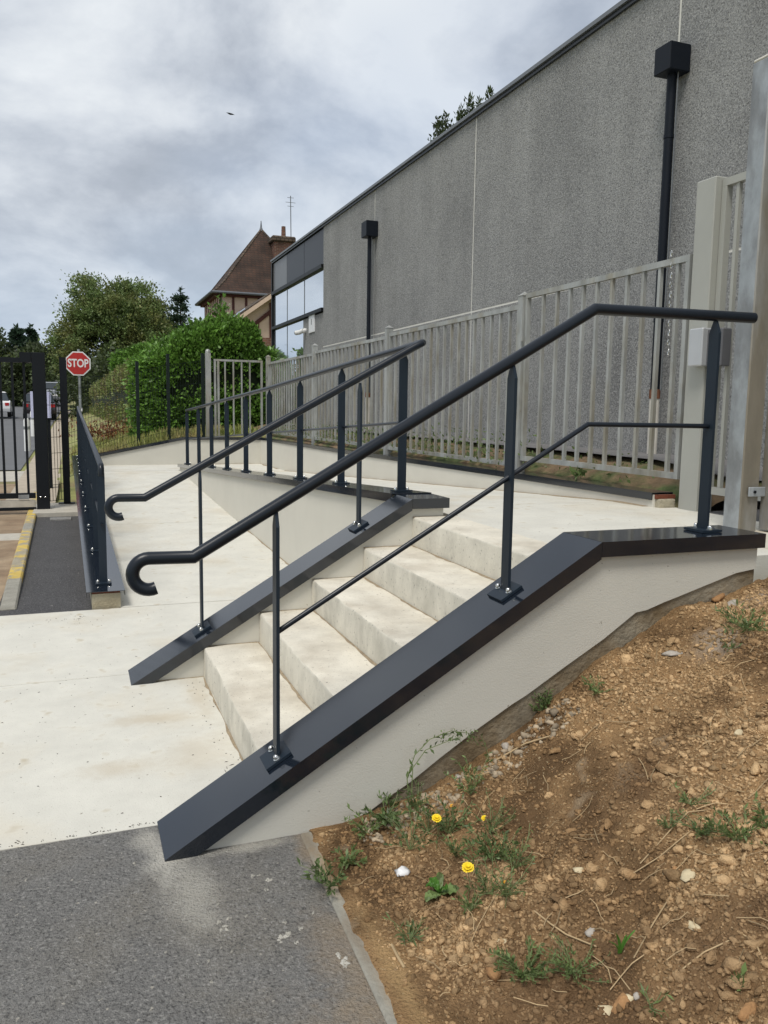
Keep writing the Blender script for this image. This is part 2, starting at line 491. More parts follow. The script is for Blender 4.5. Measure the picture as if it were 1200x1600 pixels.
brickmat('brick', (0.16, 0.06, 0.038), (0.10, 0.04, 0.028), (0.20, 0.16, 0.12), 0.24, 0.075)
brickmat('roof_tile', (0.066, 0.033, 0.021), (0.043, 0.026, 0.018), (0.035, 0.022, 0.016), 0.20, 0.13)
brickmat('old_tile', (0.12, 0.085, 0.06), (0.08, 0.06, 0.045), (0.04, 0.03, 0.022), 0.22, 0.16)


# ------------------------------------------------------------------ mesh helpers
class MB:
    def __init__(self):
        self.v, self.f = [], []

    def add(self, vs, fs):
        o = len(self.v)
        self.v += [tuple(map(float, p)) for p in vs]
        self.f += [tuple(i + o for i in q) for q in fs]
        return self

    def hexa(self, p):      # 4 bottom (ccw from above), 4 top
        return self.add(p, [(3, 2, 1, 0), (4, 5, 6, 7), (0, 1, 5, 4), (1, 2, 6, 5), (2, 3, 7, 6), (3, 0, 4, 7)])

    def box(self, x0, x1, y0, y1, z0, z1):
        return self.hexa([(x0, y0, z0), (x1, y0, z0), (x1, y1, z0), (x0, y1, z0),
                          (x0, y0, z1), (x1, y0, z1), (x1, y1, z1), (x0, y1, z1)])

    def prism(self, poly, fn, a, b):
        """poly: list of 2d points, fn(u,v,t)->xyz, extruded t=a..b"""
        n = len(poly)
        vs = [fn(u, v, a) for u, v in poly] + [fn(u, v, b) for u, v in poly]
        fs = [tuple(range(n))[::-1], tuple(range(n, 2 * n))]
        fs += [(i, (i + 1) % n, n + (i + 1) % n, n + i) for i in range(n)]
        return self.add(vs, fs)

    def bar(self, p, q, side, w, h):
        """rectangular bar from p to q, w along side vector, h along cross"""
        p, q, s = Vector(p), Vector(q), Vector(side).normalized()
        t = (q - p).normalized()
        u = s.cross(t).normalized()
        s = t.cross(u).normalized()
        c = [(-w / 2, -h / 2), (w / 2, -h / 2), (w / 2, h / 2), (-w / 2, h / 2)]
        vs = [p + s * a + u * b for a, b in c] + [q + s * a + u * b for a, b in c]
        return self.add(vs, [(3, 2, 1, 0), (4, 5, 6, 7), (0, 1, 5, 4), (1, 2, 6, 5), (2, 3, 7, 6), (3, 0, 4, 7)])

    def tube(self, path, r, n=12, caps=True, radii=None):
        P = [Vector(p) for p in path]
        m = len(P)
        T = []
        for i in range(m):
            a = (P[i] - P[i - 1]).normalized() if i else None
            b = (P[i + 1] - P[i]).normalized() if i < m - 1 else None
            T.append((a or b) if not (a and b) else (a + b).normalized())
        ref = Vector((0, 0, 1)) if abs(T[0].z) < 0.9 else Vector((1, 0, 0))
        u = (ref - T[0] * ref.dot(T[0])).normalized()
        vs, fs = [], []
        for i in range(m):
            if i:
                u = (u - T[i] * u.dot(T[i])).normalized()
            w = T[i].cross(u)
            bend, k = None, 1.0
            if 0 < i < m - 1:
                a = (P[i] - P[i - 1]).normalized()
                b = (P[i + 1] - P[i]).normalized()
                bd = b - a
                if bd.length > 1e-4:
                    bend = bd.normalized()
                    k = 1 / max(0.5, a.dot(T[i]))
            rr = radii[i] if radii else r
            for j in range(n):
                an = 2 * math.pi * j / n
                d = u * math.cos(an) * rr + w * math.sin(an) * rr
                if bend:
                    d += bend * d.dot(bend) * (k - 1)
                vs.append(P[i] + d)
        for i in range(m - 1):
            for j in range(n):
                j2 = (j + 1) % n
                fs.append((i * n + j, i * n + j2, (i + 1) * n + j2, (i + 1) * n + j))
        if caps:
            fs.append(tuple(range(n))[::-1])
            fs.append(tuple(range((m - 1) * n, m * n)))
        return self.add(vs, fs)

    def dome(self, c, r, axis=(0, 0, 1), n=8):
        c, a = Vector(c), Vector(axis).normalized()
        ref = Vector((1, 0, 0)) if abs(a.x) < 0.8 else Vector((0, 1, 0))
        u = (ref - a * ref.dot(a)).normalized()
        w = a.cross(u)
        vs, fs = [], []
        for k, (rr, h) in enumerate(((1.0, 0), (1.0, 0.7), (0.75, 1.25), (0.35, 1.5))):
            for j in range(n):
                an = 2 * math.pi * j / n
                vs.append(c + (u * math.cos(an) + w * math.sin(an)) * r * rr + a * r * h)
        for k in range(3):
            for j in range(n):
                j2 = (j + 1) % n
                fs.append((k * n + j, k * n + j2, (k + 1) * n + j2, (k + 1) * n + j))
        fs.append(tuple(range(3 * n, 4 * n)))
        return self.add(vs, fs)

    def mesh(self, name, smooth=False, bevel=0.0, bseg=1):
        me = bpy.data.meshes.new(name)
        me.from_pydata(self.v, [], self.f)
        bm = bmesh.new()
        bm.from_mesh(me)
        if bevel:
            bmesh.ops.bevel(bm, geom=list(bm.edges), offset=bevel, segments=bseg, affect='EDGES', profile=0.6, clamp_overlap=True)
        bmesh.ops.recalc_face_normals(bm, faces=bm.faces)
        bm.to_mesh(me)
        bm.free()
        if smooth:
            me.polygons.foreach_set('use_smooth', [True] * len(me.polygons))
            me.set_sharp_from_angle(angle=math.radians(40))
        me.update()
        return me

    def build(self, name, material, parent=None, smooth=False, bevel=0.0, loc=(0, 0, 0), bseg=1):
        return link(name, self.mesh(name, smooth, bevel, bseg), material, parent, loc)


WLOC = {}


def link(name, me, material, parent=None, loc=(0, 0, 0)):
    o = bpy.data.objects.new(name, me)
    C.objects.link(o)
    if material and not len(me.materials):
        me.materials.append(MATS[material])
    o.location = loc
    WLOC[o.name] = Vector(loc)
    if parent:
        o.parent = parent
        o.matrix_parent_inverse = Matrix.Translation(-WLOC[parent.name])
    return o


def thing(name, label, cat, loc=(0, 0, 0), group=None):
    o = bpy.data.objects.new(name, None)
    C.objects.link(o)
    o.empty_display_size = 0.1
    o.location = loc
    WLOC[o.name] = Vector(loc)
    return tag(o, label, cat, group)


def tag(o, label=None, cat=None, group=None, kind=None):
    if label: o['label'] = label
    if cat: o['category'] = cat
    if group: o['group'] = group
    if kind: o['kind'] = kind
    return o


def struct(mb, name, material, **kw):
    return tag(mb.build(name, material, **kw), kind='structure')


def npmesh(name, V, Fq, nper):
    """fast mesh from numpy arrays, faces all with nper corners"""
    me = bpy.data.meshes.new(name)
    V = np.asarray(V, dtype=np.float32)
    Fq = np.asarray(Fq, dtype=np.int32)
    me.vertices.add(len(V))
    me.vertices.foreach_set('co', V.ravel())
    me.loops.add(Fq.size)
    me.loops.foreach_set('vertex_index', Fq.ravel())
    me.polygons.add(len(Fq))
    me.polygons.foreach_set('loop_start', np.arange(0, Fq.size, nper, dtype=np.int32))
    me.polygons.foreach_set('loop_total', np.full(len(Fq), nper, dtype=np.int32))
    me.update(calc_edges=True)
    me.validate()
    return me


def leaf_mesh(name, P, D, size, wid=0.5, jitter=0.7, up=0.0, fold=0.12):
    """diamond leaves at P pointing roughly along D"""
    n = len(P)
    D = D + rng.normal(size=(n, 3)) * jitter
    D[:, 2] += up
    D /= np.linalg.norm(D, axis=1)[:, None] + 1e-9
    S = np.cross(D, rng.normal(size=(n, 3)))
    S /= np.linalg.norm(S, axis=1)[:, None] + 1e-9
    Nn = np.cross(S, D)
    L = (size * rng.uniform(0.6, 1.35, n))[:, None]
    V = np.empty((n, 4, 3))
    V[:, 0] = P
    V[:, 1] = P + D * L * 0.5 + S * L * wid * 0.5 + Nn * L * fold
    V[:, 2] = P + D * L
    V[:, 3] = P + D * L * 0.5 - S * L * wid * 0.5 + Nn * L * fold
    Fq = np.arange(n * 4).reshape(n, 4)
    return npmesh(name, V.reshape(-1, 3), Fq, 4)


def vnoise(x, y, seed=0):
    """smooth value noise in [-1,1]"""
    r = np.random.default_rng(seed).uniform(-1, 1, (64, 64))
    xi, yi = np.floor(x).astype(int), np.floor(y).astype(int)
    fx, fy = x - xi, y - yi
    fx, fy = fx * fx * (3 - 2 * fx), fy * fy * (3 - 2 * fy)
    g = lambda a, b: r[a % 64, b % 64]
    return (g(xi, yi) * (1 - fx) * (1 - fy) + g(xi + 1, yi) * fx * (1 - fy) + g(xi, yi + 1) * (1 - fx) * fy + g(xi + 1, yi + 1) * fx * fy)


def grid(xs, ys, hf):
    X, Y = np.meshgrid(xs, ys, indexing='ij')
    Z = hf(X, Y)
    nx, ny = len(xs), len(ys)
    V = np.stack([X, Y, Z], -1).reshape(-1, 3)
    i = np.arange(nx - 1)[:, None] * ny + np.arange(ny - 1)[None, :]
    i = i.ravel()
    return V, np.stack([i, i + ny, i + ny + 1, i + 1], 1)


# ------------------------------------------------------------------ shared dimensions (metres; X up the stairs, Y along the building, Z up)
RISE, TREAD, S0 = 0.16563, 0.30, 0.3685
LZ = 5 * RISE                       # landing level
W = 0.264                           # coping width
A0, A1, A2, SL = -0.0133, 1.5949, 2.388, 0.598
D0, B0, B1, B2 = 1.7575, -0.0093, 1.5569, 1.7898
CZ = SL * (A1 - A0)
CZF = SL * (B1 - B0)
XW = 4.568
K = 0.012


def sk(x0, y):                      # the ramp runs at a slight angle to the building
    return x0 - K * (y - 2.0)


def floor1(y):
    return float(np.interp(y, [3.5, 7.0, 9.5, 12.0, 13.6], [0.0, 0.122, 0.218, 0.340, 0.345]))


def floor2(y):
    return float(np.interp(y, [2.2, 11.6, 13.6], [LZ, 0.345, 0.345]))


YF = 13.5


def ground_h(X, Y):
    X = np.asarray(X, float); Y = np.asarray(Y, float)
    bank = np.interp(X, [-0.9, -0.3, 0.1, 0.9, 1.5, 3.3, 10], [0, 0.06, 0.30, 0.62, 0.78, 0.92, 1.0])
    far = np.interp(Y, [12, 58, 150, 400], [0, 0.70, 3.4, 5.0])
    t = np.clip((Y - 13.45) / 0.3, 0, 1)
    t2 = np.clip((Y - 13.6) / 8.0, 0, 1)
    low = -0.05 * (1 - t)
    z = low + bank * t + far
    z = np.where((Y < 13.45), np.where((X > 3.6), 0.6, -0.05) + far, z)
    return z


# ------------------------------------------------------------------ ground and setting
xs = np.concatenate([np.array([-900, -400, -200, -100, -60, -40, -25, -15, -10, -7]), np.linspace(-5, 8, 66), np.array([10, 14, 20, 35, 60, 100, 200, 500, 900])])
ys = np.concatenate([np.array([-300, -100, -40, -15, -6]), np.linspace(-4, 13.4, 30), np.array([13.45, 13.6, 13.8]), np.linspace(14.2, 30, 40), np.array([33, 38, 45, 52, 58, 70, 90, 120, 150, 220, 400, 900, 1800])])
V, Fq = grid(xs, ys, lambda X, Y: ground_h(X, Y) + np.where((Y > 13.7) & (X > -0.5), 0.03 * vnoise(X * 2, Y * 2, 3), 0))
tag(link('ground', npmesh('ground', V, Fq, 4), 'grass_ground'), kind='structure')


def sheet(name, material, x0, x1, y0, y1, dz, nx=6, ny=30):
    V, Fq = grid(np.linspace(x0, x1, nx), np.linspace(y0, y1, ny), lambda X, Y: np.where(Y < 12, 0, np.interp(Y, [12, 58, 150, 400], [0, 0.70, 3.4, 5.0])) + dz)
    return tag(link(name, npmesh(name, V, Fq, 4), material), kind='structure')


# near asphalt, with its ragged edge against the concrete
def foreground_asphalt():
    n = 90
    xs_ = np.linspace(-4.0, 0.49, n)
    top = []
    for x in xs_:
        y = 0.245 + 0.008 * vnoise(np.array(x * 22.0), np.array(1.3), 5) + 0.006 * vnoise(np.array(x * 70.0), np.array(4.3), 6)
        top.append((x, float(y) if x < 0.02 else 0.10, -0.004))
    vs = [(x, -4.0, -0.004) for x in xs_] + top
    fs = [(i, i + 1, n + i + 1, n + i) for i in range(n - 1)]
    mb = MB().add(vs, fs)
    struct(mb, 'asphalt_forecourt', 'asphalt')


foreground_asphalt()
sheet('asphalt_pavement', 'asphalt_new', -0.80, -0.15, 3.505, 9.9, -0.006, 3, 4)
sheet('dirt_verge', 'dirt', -3.2, -0.76, 3.55, 13.6, -0.012, 8, 10)
sheet('roadside_slab', 'pad_concrete', -3.4, -1.05, 13.9, 16.0, 0.004, 3, 4)
sheet('road', 'road_asphalt', -13.0, -1.35, 16.1, 150, 0.02, 6, 60)
sheet('gravel_path', 'gravel_path', -1.25, -0.55, 10.0, 70, 0.03, 4, 40)

# concrete apron in slabs with open joints
for (x0, x1, y0, y1) in ((-3.2, 0.40, 0.245, 1.951), (-3.2, 1.56, 1.961, 3.503)):
    struct(MB().box(x0, x1, y0, y1, -0.12, 0.0), 'concrete_slab', 'concrete_floor', bevel=0.003)
struct(MB().box(-3.2, 1.5, 0.3, 3.5, -0.2, -0.03), 'slab_base', 'joint_dark')


def floor_strip(name, ys_, fz, xl, xr, material, th=0.15):
    mb = MB()
    for a, b in zip(ys_[:-1], ys_[1:]):
        mb.hexa([(xl(a), a, fz(a) - th), (xr(a), a, fz(a) - th), (xr(b), b, fz(b) - th), (xl(b), b, fz(b) - th),
                 (xl(a), a, fz(a)), (xr(a), a, fz(a)), (xr(b), b, fz(b)), (xl(b), b, fz(b))])
    # merge into a clean strip
    return struct(mb, name, material)


lx = lambda y: sk(0.045, y)
mxl = lambda y: sk(1.575, y)
mxr = lambda y: sk(1.745, y)
rx = lambda y: sk(3.32, y)
for a, b in ((3.512, 6.995), (7.003, 9.497), (9.503, 11.997)):
    floor_strip('ramp_slab', [a, b], floor1, lx, mxl, 'concrete_floor')
floor_strip('turning_platform', [12.003, 13.52], lambda y: 0.343, lx, rx, 'concrete_floor')
floor_strip('upper_ramp_slab', [2.205, 6.9], floor2, mxr, rx, 'concrete_floor', 0.2)
floor_strip('upper_ramp_slab', [6.906, 11.6], floor2, mxr, rx, 'concrete_floor', 0.2)
floor_strip('upper_ramp_slab', [11.6, 12.0], floor2, mxr, rx, 'concrete_floor', 0.2)
# landing at the head of the stairs
struct(MB().box(S0 + 4 * TREAD + 0.26, 3.46, 0.20, 2.20, LZ - 0.2, LZ), 'landing_floor', 'concrete_floor')
struct(MB().box(3.465, XW - 0.01, -3.0, 1.62, LZ - 0.2, LZ - 0.006), 'asphalt_yard', 'strip_ground')
# raised strip between fence and building, soil under the fence
V, Fq = grid(np.linspace(3.39, XW + 0.02, 26), np.linspace(1.62, 18.5, 150),
             lambda X, Y: np.interp(X, [3.3, 3.47, 3.62, 4.05, 5], [0.80, 0.89, 0.965, 1.075, 1.10]) - 0.10 * np.clip((2.6 - Y) / 1.0, 0, 1) + 0.018 * vnoise(X * 9, Y * 9, 11) * (X < 4.0)
             + 0.006 * vnoise(X * 30, Y * 30, 12) * (X < 4.0))
V[:, 0] -= K * (V[:, 1] - 2.0) * np.clip((4.4 - V[:, 0]) / 0.9, 0, 1)
tag(link('fence_verge', npmesh('fence_verge', V, Fq, 4), 'weedy_soil'), kind='structure')
V, Fq = grid(np.linspace(3.92, XW - 0.005, 4), np.linspace(1.7, 18.4, 20), lambda X, Y: 1.094 - 0.10 * np.clip((2.6 - Y) / 1.0, 0, 1) + 0 * X)
tag(link('service_path', npmesh('service_path', V, Fq, 4), 'strip_ground'), kind='structure')

def floor_debris():
    mb = MB()
    for k in range(210):
        if k < 70:
            x, y = random.uniform(-0.7, 0.36), random.uniform(0.28, 3.4)
        elif k < 95:
            x, y = random.gauss(-0.32, 0.12), random.gauss(3.28, 0.05)
        elif k < 165:
            x, y = random.uniform(-0.75, -0.02), 0.25 + abs(random.gauss(0, 0.012))
        else:
            x, y = random.uniform(0.28, 0.365), random.uniform(0.3, 1.72)
        if x > 0.365 or (y > 1.74 and y < 2.05 and x > -0.02):
            continue
        a = random.uniform(0, 6.283); L = random.uniform(0.0015, 0.006) * (3 if random.random() < 0.06 else 1); w = random.uniform(0.0008, 0.002)
        dx, dy = math.cos(a) * L, math.sin(a) * L
        mb.add([(x - dx, y - dy, 0.0008), (x + dy * w / L, y - dx * w / L, 0.0008), (x + dx, y + dy, 0.0008), (x - dy * w / L, y + dx * w / L, 0.0008), (x, y, 0.0035)],
               [(0, 1, 4), (1, 2, 4), (2, 3, 4), (3, 0, 4)])
    tag(mb.build('floor_debris', 'bark'), 'tiny dark bits of leaf and grit strewn on the concrete', 'debris', kind='stuff')


floor_debris()

# ------------------------------------------------------------------ staircase
stairs = thing('staircase', 'five pale cast concrete steps rising between two grey-capped walls', 'stairs', (S0, 1.0, 0))
for i in range(5):
    x0 = S0 + i * TREAD
    x1 = x0 + TREAD + (0.04 if i < 4 else -0.035)
    z1 = RISE * (i + 1)
    zb = max(-0.02, z1 - RISE - 0.05)
    mb = MB()
    n = 26
    ysx = np.linspace(0.225, 1.785, n)
    prof = lambda j: [(x0 + 0.0, zb), (x0, z1 - 0.012), (x0 + 0.004, z1 - 0.004), (x0 + 0.012, z1), (x1, z1), (x1, zb)]
    vs = []
    for j, y in enumerate(ysx):
        w = 0.0035 * float(vnoise(np.array(y * 9.0), np.array(i * 3.7), 21))
        c = 0.003 * float(vnoise(np.array(y * 31.0), np.array(i * 5.1), 22))
        for q, (a, b) in enumerate(prof(j)):
            vs.append((a + (w if q < 4 else 0) + (c if q in (1, 2) else 0), y, b + (c * 0.5 if q in (2, 3) else 0)))
    fs = []
    for j in range(n - 1):
        for q in range(6):
            q2 = (q + 1) % 6
            fs.append((j * 6 + q, j * 6 + q2, (j + 1) * 6 + q2, (j + 1) * 6 + q))
    fs += [tuple(range(6)), tuple(range((n - 1) * 6, n * 6))]
    mb.add(vs, fs)
    me = mb.mesh('step', smooth=True)
    me.materials.append(MATS['concrete_step'])
    me.materials.append(MATS['concrete_riser'])
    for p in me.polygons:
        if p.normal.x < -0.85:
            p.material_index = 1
    link('step', me, None, stairs)


# dirt gathered in the corners of ramp and steps
def corner_dirt():
    mb = MB()

    def run(a, b, into, wmax, seed, step=0.03, hz=0.004):
        a, b, n_ = Vector(a), Vector(b), Vector(into)
        m_ = max(4, int((b - a).length / step))
        vs = []
        for i in range(m_ + 1):
            f = i / m_
            p = a.lerp(b, f)
            w = wmax * max(0.04, 0.45 + 0.55 * float(vnoise(np.array(f * m_ * 0.09), np.array(seed * 1.7), 101)) + 0.3 * float(vnoise(np.array(f * m_ * 0.35), np.array(seed * 2.3), 102)))
            vs += [p + Vector((0, 0, hz)), p + n_ * w + Vector((0, 0, 0.0006))]
        mb.add(vs, [(2 * i, 2 * i + 1, 2 * i + 3, 2 * i + 2) for i in range(m_)])
    for k, (y0, y1) in enumerate(((1.9, 2.2), (2.21, 6.9), (6.91, 11.55), (12.01, 13.49))):
        z0 = (floor2(y0), floor2(y1)) if y1 < 11.6 else (0.343, 0.343)
        run((sk(3.311, y0), y0, z0[0]), (sk(3.311, y1), y1, z0[1]), (-1, 0, 0), 0.055, k)
    run((1.9, 13.498, 0.343), (3.16, 13.498, 0.343), (0, -1, 0), 0.10, 9)
    run((sk(1.559, 3.6), 3.6, 0.005), (sk(1.559, 6.9), 6.9, floor1(6.9)), (-1, 0, 0), 0.02, 11)
    for i in range(5):
        run((S0 + i * TREAD - 0.002, 0.24, RISE * i), (S0 + i * TREAD - 0.002, 1.785, RISE * i), (-1, 0, 0), 0.022, 20 + i, 0.02, 0.003)
        run((S0 + i * TREAD, 1.786, RISE * (i + 1)), (S0 + i * TREAD + 0.29, 1.786, RISE * (i + 1)), (0, -1, 0), 0.016, 30 + i, 0.015, 0.003)
    run((0.10, 1.786, 0), (S0, 1.786, 0), (0, -1, 0), 0.014, 41, 0.015, 0.003)
    tag(mb.build('corner_dirt', 'corner_dirt'), 'thin brown dirt gathered in the corners of steps and ramp', 'dirt', kind='stuff')


corner_dirt()


# ------------------------------------------------------------------ folded metal copings and the walls under them
def coping(path, side, parent, w=W, lip=0.058, t=0.004, name='coping', capend=False, vlip=None):
    """inverted U sheet following the centre-line path of its top face"""
    s = Vector(side)
    prof = [(-w / 2, 0), (w / 2, 0), (w / 2, -lip), (w / 2 - t, -lip), (w / 2 - t, -t), (-w / 2 + t, -t), (-w / 2 + t, -lip), (-w / 2, -lip)]
    vs, fs = [], []
    n = len(prof)
    for p in path:
        for a, b in prof:
            vs.append(Vector(p) + s * a + Vector((0, 0, b)))
    for i in range(len(path) - 1):
        for j in range(n):
            j2 = (j + 1) % n
            fs.append((i * n + j, i * n + j2, (i + 1) * n + j2, (i + 1) * n + j))
    for base in (0, (len(path) - 1) * n):
        for q in ((0, 1, 4, 5), (1, 2, 3, 4), (0, 5, 6, 7)):
            fs.append(tuple(base + k for k in q))
    mb = MB().add(vs, fs)
    if capend:
        p = Vector(path[-1])
        q = Vector(path[-2])
        d = (p - q).normalized()
        mb.hexa([p + s * (-w / 2 + t) + Vector((0, 0, -lip)) - d * 0.004, p + s * (w / 2 - t) + Vector((0, 0, -lip)) - d * 0.004,
                 p + s * (w / 2 - t) + Vector((0, 0, -lip)) - d * 0.001, p + s * (-w / 2 + t) + Vector((0, 0, -lip)) - d * 0.001,
                 p + s * (-w / 2 + t) + Vector((0, 0, -t)) - d * 0.004, p + s * (w / 2 - t) + Vector((0, 0, -t)) - d * 0.004,
                 p + s * (w / 2 - t) + Vector((0, 0, -t)) - d * 0.001, p + s * (-w / 2 + t) + Vector((0, 0, -t)) - d * 0.001])
    return mb.build(name, 'coping_paint', parent)


# near cheek wall
cheek = thing('stair_wall', 'nearest sloping stair side wall, beige render capped in dark grey metal, beside bare soil', 'wall', (1.2, 0.13, 0))
xz = lambda y: (lambda u, v, t: (u, t, v))
lowX = [0.40, 0.557, 0.682, 0.760, 0.844, 0.960, 1.094, 1.170, 1.25, 1.309, 1.47, 1.64, 1.72, 1.786, 1.837, 1.92, 1.989, 2.12, 2.274, 2.375]
lowZ = [-0.01, -0.002, 0.030, 0.075, 0.119, 0.194, 0.276, 0.318, 0.362, 0.390, 0.482, 0.576, 0.628, 0.671, 0.677, 0.703, 0.721, 0.758, 0.800, 0.812]
upper = [(A0 + 0.035, 0.0), (A1, CZ - 0.012), (2.375, CZ - 0.012)]
MB().prism([(0.02, -0.1), (2.375, -0.1), (2.375, CZ - 0.012), (A1, CZ - 0.012), (A0 + 0.05, 0.02)], lambda u, v, t: (u, t, v), 0.037, 0.228).build('wall_core', 'rough_mortar', cheek)
poly = [(A0 + 0.06, -0.03)] + list(zip(lowX, lowZ)) + [(2.377, CZ - 0.014), (A1, CZ - 0.014), (A0 + 0.05, 0.018)]
MB().prism(poly, lambda u, v, t: (u, t, v), 0.028, 0.0365).build('render_coat', 'render', cheek)
MB().prism([(0.03, -0.1), (2.374, -0.1), (2.374, CZ - 0.014), (A1, CZ - 0.014), (A0 + 0.05, 0.018)], lambda u, v, t: (u, t, v), 0.2285, 0.236).build('render_coat', 'render', cheek)
coping([(A0, W / 2, 0.0), (A1 - 0.0008, W / 2, CZ - 0.0005)], (0, 1, 0), cheek, lip=0.066)
coping([(A1 + 0.0008, W / 2, CZ), (A2, W / 2, CZ)], (0, 1, 0), cheek, capend=True)

# far cheek wall
cheekf = thing('stair_wall', 'farther sloping stair side wall with dark grey metal cap, between steps and lower ramp', 'wall', (1.0, D0 + 0.13, 0))
MB().prism([(0.03, -0.1), (1.765, -0.1), (1.765, CZF - 0.012), (B1, CZF - 0.012), (B0 + 0.05, 0.018)], lambda u, v, t: (u, t, v), D0 + 0.030, D0 + 0.232).build('wall_core', 'render', cheekf)
coping([(B0, D0 + W / 2, 0.0), (B1 - 0.0008, D0 + W / 2, CZF - 0.0005)], (0, 1, 0), cheekf, lip=0.066)
coping([(B1 + 0.0008, D0 + W / 2, CZF), (B2, D0 + W / 2, CZF)], (0, 1, 0), cheekf, capend=True)

# middle wall between the two ramp flights
MIDZ = lambda y: 0.9365 - 0.0488 * (y - 2.15)
mid = thing('ramp_wall', 'middle ramp wall sloping down into the distance with thin dark metal cap', 'wall', (1.6, 6, 0))
mb = MB()
ym = [D0 + 0.235, 4.6, 7.0, 9.5, 12.05]
for a, b in zip(ym[:-1], ym[1:]):
    mb.hexa([(sk(1.56, a), a, -0.1), (sk(1.76, a), a, -0.1), (sk(1.76, b), b, -0.1), (sk(1.56, b), b, -0.1),
             (sk(1.56, a), a, MIDZ(a) - 0.012), (sk(1.76, a), a, MIDZ(a) - 0.012), (sk(1.76, b), b, MIDZ(b) - 0.012), (sk(1.56, b), b, MIDZ(b) - 0.012)])
mb.build('wall_core', 'render_light', mid)
yc = [D0 + W + 0.001, 2.72, 5.72, 8.7, 12.1]
for a, b in zip(yc[:-1], yc[1:]):
    coping([(sk(1.66, a + 0.002), a + 0.002, MIDZ(a + 0.002)), (sk(1.66, b - 0.002), b - 0.002, MIDZ(b - 0.002))], (1, 0, 0), mid, lip=0.052)

# left kerb wall of the ramp
LCZ = lambda y: 0.130 + 0.0406 * (y - 3.5)
curb = thing('kerb_wall', 'low kerb wall along the left of the ramp, glossy blue-grey metal cap, open raw end', 'wall', (-0.1, 8, 0))
mb = MB()
for a, b in ((3.515, 8.0), (8.0, 13.5)):
    mb.hexa([(sk(-0.150, a), a, -0.1), (sk(0.045, a), a, -0.1), (sk(0.045, b), b, -0.1), (sk(-0.150, b), b, -0.1),
             (sk(-0.150, a), a, LCZ(a) - 0.022), (sk(0.045, a), a, LCZ(a) - 0.022), (sk(0.045, b), b, LCZ(b) - 0.022), (sk(-0.150, b), b, LCZ(b) - 0.022)])
mb.build('wall_core', 'raw_block', curb)
mb = MB()
mb.hexa([(sk(-0.148, 3.52), 3.52, LCZ(3.52) - 0.0215), (sk(0.043, 3.52), 3.52, LCZ(3.52) - 0.0215), (sk(0.043, 13.4), 13.4, LCZ(13.4) - 0.0215), (sk(-0.148, 13.4), 13.4, LCZ(13.4) - 0.0215),
         (sk(-0.148, 3.52), 3.52, LCZ(3.52) - 0.0045), (sk(0.043, 3.52), 3.52, LCZ(3.52) - 0.0045), (sk(0.043, 13.4), 13.4, LCZ(13.4) - 0.0045), (sk(-0.148, 13.4), 13.4, LCZ(13.4) - 0.0045)])
mb.build('packing_strip', 'rust', curb)
yc = [3.49, 6.4, 9.4, 13.42]
for a, b in zip(yc[:-1], yc[1:]):
    coping([(sk(-0.055, a), a + 0.002, LCZ(a)), (sk(-0.055, b), b - 0.002, LCZ(b))], (1, 0, 0), curb, lip=0.036, w=0.262)

# wall across the far end of the ramp
farw = thing('end_wall', 'beige wall across the far end of the ramp, cap sloping up then level', 'wall', (1.7, YF + 0.1, 0.3))
FX = [sk(-0.15, YF), 0.20, 1.69, 3.40]
FZ = [0.50, 0.57, 0.872, 0.868]
for i in range(3):
    MB().hexa([(FX[i], YF, -0.1), (FX[i + 1], YF, -0.1), (FX[i + 1], YF + 0.2, -0.1), (FX[i], YF + 0.2, -0.1),
               (FX[i], YF, FZ[i] - 0.012), (FX[i + 1], YF, FZ[i + 1] - 0.012), (FX[i + 1], YF + 0.2, FZ[i + 1] - 0.012), (FX[i], YF + 0.2, FZ[i] - 0.012)]).build('wall_core', 'render', farw)
    coping([(FX[i] + 0.001, YF + 0.1, FZ[i]), (FX[i + 1] - 0.001, YF + 0.1, FZ[i + 1])], (0, 1, 0), farw, lip=0.055, w=0.25)

# wall on the building side, below the fence
RWZ = lambda y: float(np.interp(y, [1.84, 5.0, 8.4, 13.5], [0.925, 0.915, 0.880, 0.866]))
rw = thing('side_wall', 'low beige retaining wall under the bar fence, its metal cap ending at a raw stone', 'wall', (3.3, 7, 0.4))
mb = MB()
yr = [1.845, 5.0, 8.4, YF - 0.001]
for a, b in zip(yr[:-1], yr[1:]):
    mb.hexa([(sk(3.313, a), a, 0.1), (sk(3.47, a), a, 0.1), (sk(3.47, b), b, 0.1), (sk(3.313, b), b, 0.1),
             (sk(3.313, a), a, RWZ(a) - 0.014), (sk(3.47, a), a, RWZ(a) - 0.014), (sk(3.47, b), b, RWZ(b) - 0.014), (sk(3.313, b), b, RWZ(b) - 0.014)])
mb.build('wall_core', 'render_light', rw)
yc = [1.85, 3.95, 6.6, 8.4, 10.6, YF - 0.03]
for a, b in zip(yc[:-1], yc[1:]):
    coping([(sk(3.385, a), a + 0.002, RWZ(a)), (sk(3.385, b), b - 0.002, RWZ(b))], (1, 0, 0), rw, lip=0.05, w=0.17)
mb = MB()
mb.box(3.325, 3.455, 1.80, 1.85, LZ - 0.02, 0.885)
mb.build('end_stone', 'raw_block', rw, bevel=0.012, bseg=2)
MB().box(3.318, 3.468, 1.822, 1.848, 0.8855, 0.912).build('rusty_edge', 'rust', rw)


# ------------------------------------------------------------------ handrails
def arc(cx, cz, r, a0, a1, n=10):
    return [(cx + r * math.cos(math.radians(a0 + (a1 - a0) * i / n)), cz + r * math.sin(math.radians(a0 + (a1 - a0) * i / n))) for i in range(n + 1)]


